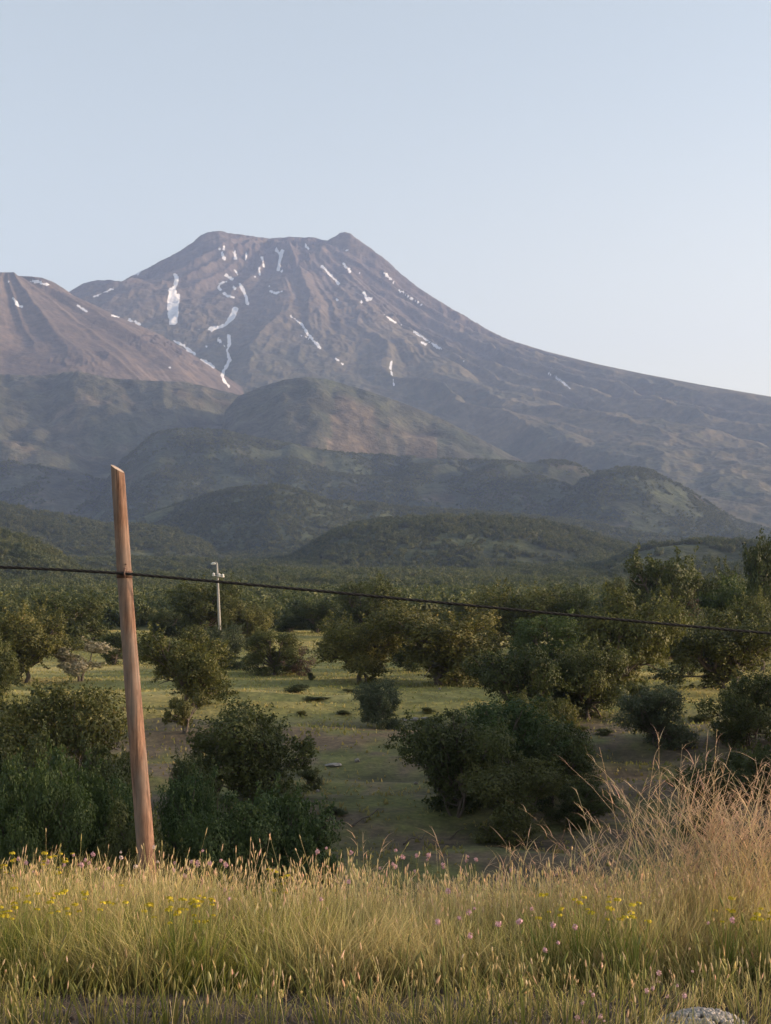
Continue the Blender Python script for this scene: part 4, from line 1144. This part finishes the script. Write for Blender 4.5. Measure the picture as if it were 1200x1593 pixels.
straw = np.clip(.50 + .9 * pn + .5 * pw_ + rg_.normal(size=n) * .22 + (np.interp(u, [0, 400, 700, 1200], [-.10, 0, .22, .15])), 0, 1)
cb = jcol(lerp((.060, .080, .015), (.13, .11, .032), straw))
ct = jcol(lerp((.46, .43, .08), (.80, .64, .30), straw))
chunks.append(ribbons(x, y, L, rg_.uniform(.0035, .0085, n), np.abs(rg_.normal(size=n)) * .28, 6.28 * fbm(x / .8, y / .8, 2, 807) + rg_.normal(size=n) * 1.1, rg_.uniform(.02, .65, n), cb, ct, 4)[:3])
# flowering stalks with spindle heads
x, y = field(17500, 8.0, 12.9)
u = px_of(x, y)
pn = fbm(x / .7, y / .7, 3, 821)
front = 10.1
dense = sstep(-.3, .3, y - front)
keep = rg_.random(len(x)) < dense * (.62 + .9 * pn) + (1 - dense) * np.clip(.05 + .3 * pn, .01, .3)
x, y, u, dn = x[keep], y[keep], u[keep], dense[keep]
n = len(x)
L = (rg_.uniform(.34, .60, n) + (rg_.random(n) < .14) * rg_.uniform(.03, .22, n)) * (1 + .22 * pn[:n] if len(pn) == n else 1) * (.45 + .55 * dn) * np.interp(u, [0, 550, 650, 850, 1200], [1.0, 1.0, .88, .9, 1.0])
straw = np.clip(rg_.beta(2, 2, n) + .1, 0, 1)
cb = jcol(lerp((.10, .13, .03), (.22, .18, .06), straw)); ct = jcol(lerp((.48, .44, .13), (.80, .62, .36), straw))
V, F, C, tip, td = ribbons(x, y, L, np.full(n, .0040), np.abs(rg_.normal(size=n)) * .17, rg_.uniform(0, 6.28, n), rg_.uniform(.0, .16, n), cb, ct, 4, tipw=.6)
chunks.append((V, F, C))
hc = jcol(lerp((.50, .44, .17), (.82, .62, .42), np.clip(straw + rg_.normal(size=n) * .2, 0, 1)), .15)
chunks.append(heads(tip, td, rg_.uniform(.018, .060, n), rg_.uniform(.0025, .0062, n), hc))
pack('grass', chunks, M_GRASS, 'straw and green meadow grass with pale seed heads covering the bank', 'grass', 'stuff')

# short dead litter between the front tufts
x, y = field(26000, 7.0, 10.6)
n = len(x)
cb = jcol(lerp((.16, .12, .09), (.30, .24, .19), rg_.random(n)))
c_ = ribbons(x, y, rg_.uniform(.04, .14, n), rg_.uniform(.003, .006, n), rg_.uniform(.9, 1.5, n), rg_.uniform(0, 6.28, n), rg_.uniform(-.1, .1, n), cb, cb * 1.1, 2)[:3]
pack('grass_litter', [c_], M_GRASS, 'grey dead stalks lying on bare soil in front of the grass bank', 'litter', 'stuff')

# clods and small stones on the bare strip
x, y = field(2600, 7.0, 10.6)
n = len(x); bm = bmesh.new(); bmesh.ops.create_icosphere(bm, subdivisions=1, radius=1)
iv = np.array([v.co[:] for v in bm.verts]); ifc = np.array([[v.index for v in f.verts] for f in bm.faces]); bm.free()
sz = rg_.gamma(2.0, .006, n)[:, None, None] + .004
V = iv[None] * sz * rg_.uniform(.5, 1.3, (n, 1, 3)) * (1 + .22 * rg_.normal(size=(n, len(iv), 1))) + np.stack([x, y, gz(x, y) + .004], 1)[:, None, :]
F = (ifc[None] + (np.arange(n) * len(iv))[:, None, None]).reshape(-1, 3)
C = np.repeat(jcol(lerp((.07, .055, .043), (.24, .21, .18), rg_.beta(1.2, 3, n))), len(iv), axis=0)
me = np_mesh('soil_clods', V.reshape(-1, 3), F, [M_GRASS], {'col': np.clip(C, 0, 1)})
tagp(link('soil_clods', me), 'brown clods and small stones on the bare strip in front of the grass', 'soil', kind='stuff')

# long bent straws lying through the grass
x, y = field(1500, 9.6, 12.4)
n = len(x)
cb = jcol(lerp((.20, .16, .07), (.34, .26, .13), rg_.random(n))); ct = jcol(lerp((.42, .32, .16), (.62, .45, .27), rg_.random(n)))
c_ = ribbons(x, y, rg_.uniform(.35, .75, n), rg_.uniform(.003, .0055, n), rg_.uniform(.35, 1.15, n), rg_.uniform(0, 6.28, n), rg_.uniform(-.2, .5, n), cb, ct, 5)[:3]
pack('bent_straw', [c_], M_GRASS, 'long bent dry straws lying through the meadow grass', 'straw', 'stuff')

# sturdier green spikes near the camera, in small clumps
def tuft(label, px, py, w, hpx, nst, green, spread=.5, seed=0, hd=True, group='green grass tufts at the front of the bank'):
    y0 = 8.5
    for y0 in np.linspace(6.8, 12.5, 300):
        if HOR - FPX * ground_z((px - 600) / FPX * y0, y0) / y0 <= py: break
    X = (px - 600) / FPX * y0
    Wm = w / FPX * y0; Hm = hpx / FPX * y0
    r_ = np.random.default_rng(seed)
    x = X + r_.normal(size=nst) * Wm * .25; y = y0 + r_.normal(size=nst) * Wm * .3
    L = Hm * r_.uniform(.5, 1.05, nst)
    s = np.clip(r_.random(nst) * .6 + (1 - green) * .6, 0, 1)
    cb = jcol(lerp((.055, .085, .018), (.13, .11, .04), s)); ct = jcol(lerp((.15, .19, .035), (.38, .30, .12), s))
    az = np.arctan2(y - y0, x - X)
    V, F, C, tip, td = ribbons(x, y, L, r_.uniform(.006, .010, nst), np.abs(r_.normal(size=nst)) * .22 * spread * 2, az, r_.uniform(0, .25, nst), cb, ct, 5, tipw=.4)
    ch = [(V, F, C)]
    if hd:
        k = r_.random(nst) < .45
        hcol = jcol(lerp((.17, .20, .05), (.42, .34, .17), s[k]), .12)
        ch.append(heads(tip[k], td[k], r_.uniform(.04, .075, k.sum()), r_.uniform(.006, .0095, k.sum()), hcol))
    pack('grass_tuft', ch, M_GRASS, label, 'grass tuft', None, group, None, (float(X), float(y0), ground_z(X, y0)))
specs = [
 (15, 1610, 60, 130, 34, 'tuft cut by the lower left corner of the picture'), (60, 1615, 70, 110, 40, 'tuft second from the lower left corner'),
 (150, 1620, 60, 100, 26, 'short yellow-green tuft at the bottom left of the dark soil gap'), (205, 1615, 50, 120, 22, 'tuft with pale spikes left of the bare soil gap'),
 (262, 1600, 40, 110, 20, 'slim tuft right of the bare soil gap'), (330, 1612, 60, 90, 26, 'low tuft below the lone tall spike at left'),
 (415, 1618, 50, 120, 22, 'tuft at the bottom beside the two small yellow blooms'), (520, 1615, 60, 125, 26, 'tuft right of the small yellow blooms at the bottom'),
 (575, 1610, 50, 100, 18, 'slim tuft at bottom centre'), (640, 1622, 60, 110, 24, 'tuft right of bottom centre'),
 (700, 1620, 70, 150, 36, 'tall pale-spiked tuft at the bottom, right of centre'), (760, 1625, 60, 120, 28, 'tuft beside the tall pale-spiked one'),
 (820, 1620, 60, 130, 30, 'tuft left of the bottom pink flowers'), (880, 1620, 60, 120, 26, 'tuft among the bottom pink flowers'),
 (950, 1618, 60, 130, 26, 'tuft between the pink flowers at lower right'), (1000, 1612, 50, 120, 24, 'tuft left of the gravel heap'),
 (1105, 1568, 46, 100, 34, 'bright green clump behind the gravel heap'), (1180, 1620, 60, 130, 26, 'tuft at the lower right corner beside the gravel heap'),
 (965, 1555, 40, 85, 22, 'green clump behind the lower right pink flowers'), (1030, 1530, 40, 80, 20, 'small clump above the gravel heap'),
 (480, 1560, 40, 80, 16, 'thin tuft above the small yellow blooms'), (60, 1545, 50, 90, 26, 'mid-height tuft above the lower left corner'),
 (320, 1545, 50, 95, 24, 'mid-height tuft under the yellow flower patch'), (610, 1545, 50, 90, 24, 'mid-height tuft under the half-hidden brown rock'),
 (790, 1548, 50, 95, 26, 'mid-height tuft right of centre in front of the bank'), (1190, 1540, 50, 120, 26, 'mid-height tuft at the right edge')]
for i, (px, py, w_, h_, ns, lb) in enumerate(specs):
    tuft('green grass ' + lb, px, py, w_, h_, int(ns * 1.0), .75, .45, 900 + i)
# lone tall spike in front, left of centre
tuft('lone tall branching dry stalk standing in front at lower left', 385, 1600, 14, 150, 5, .1, .8, 990, group='dry stalks')

# ---------------------------------------------------------------- tall straw grass at the right
def tall_clump(label, px, yb, toppy, w, nst, seed, lean=.16, col=0, dirx=0., group='tall straw grass clumps at the right of the bank'):
    X = (px - 600) / FPX * yb; z0 = ground_z(X, yb)
    ztop = (HOR - toppy) / FPX * yb; Hm = ztop - z0
    r_ = np.random.default_rng(seed)
    nst = max(int(nst * .6), 7); lean *= .75
    Wm = w / FPX * yb
    x = X + r_.normal(size=nst) * Wm * .34; y = yb + r_.normal(size=nst) * .16
    L = Hm * np.clip(r_.normal(.80, .16, nst), .35, 1.08)
    s = r_.random(nst)
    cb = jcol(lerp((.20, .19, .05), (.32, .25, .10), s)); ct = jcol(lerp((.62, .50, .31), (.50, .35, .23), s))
    az = np.where(r_.random(nst) < .5 + .4 * dirx, 0, math.pi) + r_.normal(size=nst) * .7
    V, F, C, tip, td = ribbons(x, y, L, r_.uniform(.0035, .0065, nst), np.abs(r_.normal(size=nst)) * lean, az, r_.uniform(0, .42, nst), cb, ct, 7, tipw=.5)
    ch = [(V, F, C)]
    # drooping feathery tops: several short bracts per stem
    k = np.repeat(np.arange(nst), 5)
    b0 = tip[k] - td[k] * (r_.uniform(0, .30, len(k)) * L[k])[:, None]
    az2 = np.arctan2(td[k, 1], td[k, 0]) + r_.normal(size=len(k)) * .6
    lc = r_.uniform(.05, .15, len(k))
    ccb = jcol(lerp((.54, .40, .26), (.44, .29, .20), s[k])); 
    ch.append(ribbons(b0[:, 0], b0[:, 1], lc, r_.uniform(.004, .008, len(k)), r_.uniform(.2, 1.1, len(k)), az2, r_.uniform(.1, .8, len(k)), ccb, ccb * 1.1, 3, z=b0[:, 2], tipw=.15)[:3])
    # dry leaves hanging off the stems
    k = r_.integers(0, nst, nst * 2); f = r_.uniform(.25, .8, len(k))
    bx = x[k] + (tip[k, 0] - x[k]) * f ** 1.6; by = y[k] + (tip[k, 1] - y[k]) * f ** 1.6; bz = z0 + (tip[k, 2] - z0) * f
    lcol = jcol(lerp((.36, .33, .10), (.60, .44, .25), f))
    ch.append(ribbons(bx, by, r_.uniform(.10, .26, len(k)), r_.uniform(.004, .007, len(k)), r_.uniform(.2, .8, len(k)), r_.uniform(0, 6.28, len(k)), r_.uniform(.2, .9, len(k)), lcol, lcol * 1.1, 4, z=bz, tipw=.1)[:3])
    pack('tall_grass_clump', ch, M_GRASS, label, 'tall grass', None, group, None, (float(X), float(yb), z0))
tall_clump('sparse dry clump at the left end of the tall straw grass, single stalks bending', 955, 11.2, 1178, 120, 26, 1001, .20)
tall_clump('thin low straw clump behind the crest, left of the tall grass', 880, 11.4, 1275, 100, 40, 1002, .25)
tall_clump('tall upright straw clump topped with curved plumes', 1035, 10.9, 1165, 95, 90, 1003, .14, dirx=.5)
tall_clump('tallest straw clump, plumes drooping to the right', 1085, 10.8, 1158, 90, 110, 1004, .15, dirx=.8)
tall_clump('dense reddish straw clump behind the tallest one', 1120, 11.3, 1195, 110, 85, 1005, .2)
tall_clump('dense golden straw clump near the right edge', 1165, 10.7, 1188, 90, 130, 1006, .13)
tall_clump('golden straw clump cut by the right frame edge', 1205, 10.9, 1180, 80, 110, 1007, .16)
tall_clump('low green-based straw clump at the foot of the upright clump', 1010, 10.6, 1275, 120, 50, 1008, .2)
tall_clump('low straw clump between the golden clumps, in front', 1130, 10.5, 1265, 130, 60, 1009, .2)
tall_clump('straw clump outside the right frame edge', 1265, 10.9, 1190, 110, 100, 1010, .18)
tall_clump('reddish dry stalk cluster rising above the crest at the middle', 563, 11.2, 1283, 46, 14, 1011, .32, group='dry stalks')
tall_clump('dry leaning stalks above the crest left of the tall grass', 765, 11.2, 1268, 60, 9, 1012, .3, group='dry stalks')
tall_clump('thin dry stalks above the crest in front of the thicket', 820, 11.3, 1285, 60, 12, 1013, .3, group='dry stalks')

# rough tufty turf on the meadow and the bare slope
nm = 230000
y = np.sqrt(rg_.uniform(42**2, 245**2, nm)); u = rg_.uniform(-150, 1350, nm)
x = (u - 600) / FPX * y
pn = fbm(x / 7, y / 4, 4, 851); pq = fbm(x / 2.0, y / 1.4, 3, 861)
bare = sstep(90, 80, y)
keep = rg_.random(nm) < np.clip(.35 + .6 * pq + .3 * pn - .10 * bare, .04, 1)
x, y, pn, pq, bare = x[keep], y[keep], pn[keep], pq[keep], bare[keep]
n = len(x)
st = np.clip(.5 + .8 * fbm(x / 16, y / 9, 4, 451, .55) + rg_.normal(size=n) * .2, 0, 1)
cb = lerp((.16, .175, .05), (.33, .28, .11), st) * (1 - .30 * bare)[:, None]; ct = lerp((.24, .25, .07), (.47, .39, .155), st) * (1 - .30 * bare)[:, None]
c_ = ribbons(x, y, rg_.uniform(.06, .20, n) * (1 + .5 * np.clip(pq, 0, 1)), rg_.uniform(.06, .20, n), rg_.uniform(0, .5, n), rg_.uniform(0, 6.28, n), rg_.uniform(0, .3, n), jcol(cb, .08) * .95, jcol(ct, .08), 1, z=ground_zs(x, y) - .02, tipw=.25)[:3]
pack('meadow_turf', [c_], M_GRASS, 'rough turf of green and straw tufts on the meadow and slope', 'turf', 'stuff')

# ---------------------------------------------------------------- flowers
def bank_point(px, py_head, hgt):
    """find the spot on the bank whose flower of that height is seen at the pixel"""
    best = None
    for y in np.linspace(8.0, 12.3, 120):
        X = (px - 600) / FPX * y; z = ground_z(X, y)
        p = HOR - FPX * (z + hgt) / y
        if best is None or abs(p - py_head) < best[0]: best = (abs(p - py_head), y, X, z)
    _, y, X, z = best
    return X, y, z, (HOR - py_head) / FPX * y - z
def make_flower(label, px, py, seed, colr, group, hgt=.42, size=.017):
    X, y, z, hh = bank_point(px, py, hgt)
    r_ = np.random.default_rng(seed)
    e = empty('pink_wildflower', (X, y, z), label, 'wildflower', group)
    one = np.ones(1)
    sx, sy = r_.normal(size=2) * .02
    P = np.array([[0, 0, -.01], [sx * .3, sy * .3, hh * .5], [sx, sy, hh]])
    tv = tube(P, [.0022, .0018, .0015], 5, cap=False)
    me = np_mesh('stem', tv[0], tv[1], [M_PETAL], {'col': np.tile([.16, .19, .06], (len(tv[0]), 1))})
    link('stem', me, e)
    # a loose ball of small petals
    m = 34
    d = r_.normal(size=(m, 3));  d /= np.linalg.norm(d, axis=1)[:, None]
    p = P[2] + d * size * [.85, .85, 1.0] * r_.uniform(.5, 1.1, (m, 1))
    t = np.cross(d, r_.normal(size=(m, 3))); t /= np.linalg.norm(t, axis=1)[:, None]; b = np.cross(d, t)
    s = size * .36 * r_.uniform(.7, 1.3, m)[:, None]
    V = np.stack([p - t * s, p - b * s + d * s * .5, p + t * s, p + b * s + d * s * .6], 1).reshape(-1, 3)
    C = np.repeat(np.array(colr)[None] * r_.uniform(.75, 1.15, (m, 1)), 4, axis=0)
    link('flower_head', np_mesh('flower_head', V, np.arange(m * 4).reshape(-1, 4), [M_PETAL], {'col': np.clip(C, 0, 1)}), e)
PINK = (.66, .42, .46); WHITE = (.74, .60, .56)
groups = [
 ('pale pink wildflower on the crest left of the wooden pole', 'pink flowers left of the wooden pole', PINK,
  [(36, 1336), (42, 1342), (117, 1330), (131, 1343), (133, 1338), (124, 1346), (68, 1341), (14, 1362), (50, 1355), (142, 1330), (160, 1352), (172, 1350), (97, 1345)]),
 ('whitish plume flower at the foot of the wooden pole', 'whitish flowers by the wooden pole', WHITE,
  [(183, 1334), (191, 1326), (240, 1318), (213, 1348), (248, 1340)]),
 ('pink wildflower on the crest right of the wooden pole', 'pink flowers right of the wooden pole', PINK,
  [(275, 1342), (287, 1340), (303, 1342), (308, 1346), (298, 1352), (315, 1324), (327, 1344), (345, 1340), (353, 1346), (292, 1362), (272, 1355), (360, 1398), (348, 1385)]),
 ('pink wildflower on the crest by the reddish dry stalks', 'pink flowers at the middle of the crest', PINK,
  [(501, 1326), (507, 1320), (548, 1326), (598, 1350), (612, 1348), (616, 1345), (622, 1323), (623, 1335), (648, 1332), (663, 1330), (644, 1357), (663, 1338), (538, 1372), (494, 1398)]),
 ('pink wildflower on the crest below the right-hand thicket', 'pink flowers right of the middle of the crest', PINK,
  [(694, 1345), (697, 1350), (720, 1340), (724, 1333), (734, 1338), (790, 1354), (869, 1359), (704, 1386), (742, 1415), (723, 1418), (716, 1428), (684, 1434), (775, 1435), (728, 1455)]),
 ('small pink wildflower half way down the bank at right', 'pink flowers on the right half of the bank', PINK,
  [(827, 1415), (824, 1435), (890, 1442), (871, 1466), (848, 1476), (1112, 1435), (1145, 1432), (1092, 1375), (850, 1440)]),
 ('small pink flower near the camera by the gravel heap', 'pink flowers near the camera', (.74, .50, .52),
  [(1020, 1527), (1026, 1512), (1006, 1539), (1019, 1536), (910, 1543), (920, 1546), (904, 1562), (1036, 1553), (1058, 1552), (908, 1583), (907, 1591), (928, 1585), (946, 1590), (1051, 1533), (1079, 1511)]),
 ('small white and yellow bloom at the bottom left of centre', 'small blooms on the bare soil', (.78, .62, .26),
  [(437, 1549), (446, 1544), (462, 1546)])]
sd = 5000
ORD = ['leftmost', 'second', 'third', 'fourth', 'fifth', 'sixth', 'seventh', 'eighth', 'ninth', 'tenth', 'eleventh', 'twelfth', 'thirteenth', 'fourteenth', 'fifteenth']
for lb0, g, cl, pts in groups:
    for q_, (px, py) in enumerate(sorted(pts)):
        lb = lb0 + (', leftmost of its patch' if q_ == 0 else ', rightmost of its patch' if q_ == len(pts) - 1 else ', %s from the left' % ORD[q_])
        sd += 1
        near = py > 1500
        make_flower(lb, px, py, sd, cl, g, (.30 if near else .45) + .05 * math.sin(sd * 1.7), (.0105 if near else .0145) * (1 + .3 * math.sin(sd * 2.3)))

def yellow_plant(label, px, py, w, nfl, seed, hgt=.52):
    X, y, z, hh = bank_point(px, py, hgt)
    r_ = np.random.default_rng(seed)
    e = empty('yellow_wildflower', (X, y, z), label, 'wildflower', 'yellow flowering plants on the bank')
    Wm = w / FPX * y
    n = 40
    xs_ = r_.normal(size=n) * Wm * .2; ys_ = r_.normal(size=n) * Wm * .2
    cb = jcol(lerp((.07, .10, .02), (.12, .15, .03), r_.random(n))); ct = jcol(lerp((.16, .20, .04), (.26, .27, .05), r_.random(n)))
    V, F, C, tip, td = ribbons(xs_, ys_, hh * r_.uniform(.6, .95, n), np.full(n, .006), np.abs(r_.normal(size=n)) * .25, np.arctan2(ys_, xs_), r_.uniform(0, .3, n), cb, ct, 4, z=np.zeros(n), tipw=.5)
    me = np_mesh('foliage', V, F, [M_PETAL], {'col': np.clip(C, 0, 1)}); link('foliage', me, e)
    for k in range(nfl):
        c = np.array([r_.uniform(-.5, .5) * Wm, r_.uniform(-.35, .35) * Wm, hh + r_.uniform(-.13, .04)])
        m = 16
        d = r_.normal(size=(m, 3)); d[:, 2] = np.abs(d[:, 2]) * .6; d /= np.linalg.norm(d, axis=1)[:, None]
        sz = r_.uniform(.010, .018)
        p = c + d * sz * [1.3, 1.3, .6]
        t = np.cross(d, r_.normal(size=(m, 3))); t /= np.linalg.norm(t, axis=1)[:, None]; b = np.cross(d, t)
        s = sz * .6
        V = np.stack([p - t * s, p - b * s, p + t * s, p + b * s], 1).reshape(-1, 3)
        st = tube([np.array([c[0] * .5, c[1] * .5, hh * .4]), c], [.0018, .0014], 4, cap=False)
        VV = np.concatenate([V, st[0]]); FF = np.concatenate([np.arange(m * 4).reshape(-1, 4), st[1] + m * 4])
        CC = np.concatenate([np.repeat(np.array([[.58, .46, .04]]) * r_.uniform(.6, 1.2, (m, 1)), 4, axis=0), np.tile([.17, .20, .05], (len(st[0]), 1))])
        link('flower_head', np_mesh('flower_head', VV, FF, [M_PETAL], {'col': np.clip(CC, 0, 1)}), e)
for i, (px, py, w_, nf, lb) in enumerate([
    (282, 1406, 50, 16, 'largest yellow flower patch below the wooden pole'), (318, 1404, 40, 14, 'yellow flower patch joined to the right of the largest one'),
    (236, 1404, 36, 5, 'leafy yellow-flowered plant left of the largest patch'), (433, 1363, 36, 9, 'bright yellow flowers near the crest left of centre'),
    (8, 1398, 34, 9, 'yellow flowers at the left frame edge'), (35, 1392, 30, 6, 'yellow flowers second from the left edge'),
    (75, 1398, 40, 7, 'yellow flowers below the left crest'), (112, 1392, 40, 6, 'loose yellow flowers left of the wooden pole foot'),
    (145, 1398, 30, 5, 'few yellow flowers midway between left edge and pole'), (12, 1334, 26, 7, 'tall yellow flowers on the crest at the left edge'),
    (75, 1334, 34, 6, 'tall yellow flowers on the crest by the pink ones'), (104, 1332, 26, 5, 'tall yellow flowers on the crest nearest the whitish plumes'),
    (182, 1385, 30, 4, 'yellow flowers under the wooden pole foot'), (858, 1398, 40, 7, 'yellow flowers low on the bank left of the tall straw grass'),
    (905, 1400, 40, 6, 'orange-yellow flowers left of the green herb'), (965, 1403, 40, 9, 'yellow-flowered green herb below the upright straw clump'),
    (992, 1412, 30, 6, 'yellow flowers right of the green herb'), (1130, 1402, 36, 5, 'yellow flowers under the tallest straw clump'),
    (1190, 1408, 40, 9, 'orange-yellow flowers at the right frame edge')]):
    yellow_plant(lb, px, py, w_, nf, 7000 + i)

# ---------------------------------------------------------------- gravel heap at the lower right
r_ = np.random.default_rng(4)
gX, gY = (1092 - 600) / FPX * 8.45, 8.42
gz0 = ground_z(gX, gY)
bm = bmesh.new(); bmesh.ops.create_icosphere(bm, subdivisions=1, radius=1)
iv = np.array([v.co[:] for v in bm.verts]); ifc = np.array([[v.index for v in f.verts] for f in bm.faces]); bm.free()
Vs, Fs = [], []
for q in range(900):
    a = r_.uniform(0, 6.28); rr_ = math.sqrt(r_.random()) * 1
    dx_, dy_ = math.cos(a) * rr_ * .27, math.sin(a) * rr_ * .22
    s_ = r_.uniform(.006, .019)
    hgt_ = .10 * max(0, 1 - rr_ ** 2) + .004
    v = iv * (1 + .3 * r_.normal(size=(len(iv), 1)) * .6) * s_ * r_.uniform(.6, 1.2, 3)
    Vs.append(v + [dx_, dy_, hgt_]); Fs.append(ifc + q * len(iv))
me = np_mesh('gravel', np.concatenate(Vs), np.concatenate(Fs), [M_GRAVEL])
tagp(link('gravel', me, loc=(gX, gY, gz0)), 'small heap of pale grey gravel at the lower right', 'gravel', kind='stuff')

# ---------------------------------------------------------------- haze
zlo = float(H.min()) - 1.5
V, F = box(0, 6700, (zlo + 2420) / 2, 27600, 13900, 2420 - zlo)
m, nt = new_mat('valley haze')
pv = N(nt, 'ShaderNodeVolumePrincipled'); pv.inputs['Density'].default_value = HAZE_DENSITY
pv.inputs['Color'].default_value = (.42, .56, .90, 1); pv.inputs['Anisotropy'].default_value = .1
o = N(nt, 'ShaderNodeOutputMaterial'); nt.links.new(pv.outputs[0], o.inputs['Volume'])
hz = link('haze', np_mesh('haze', V, F, [m]))
tagp(hz, 'thin bluish evening haze filling the valley', 'haze', kind='stuff')
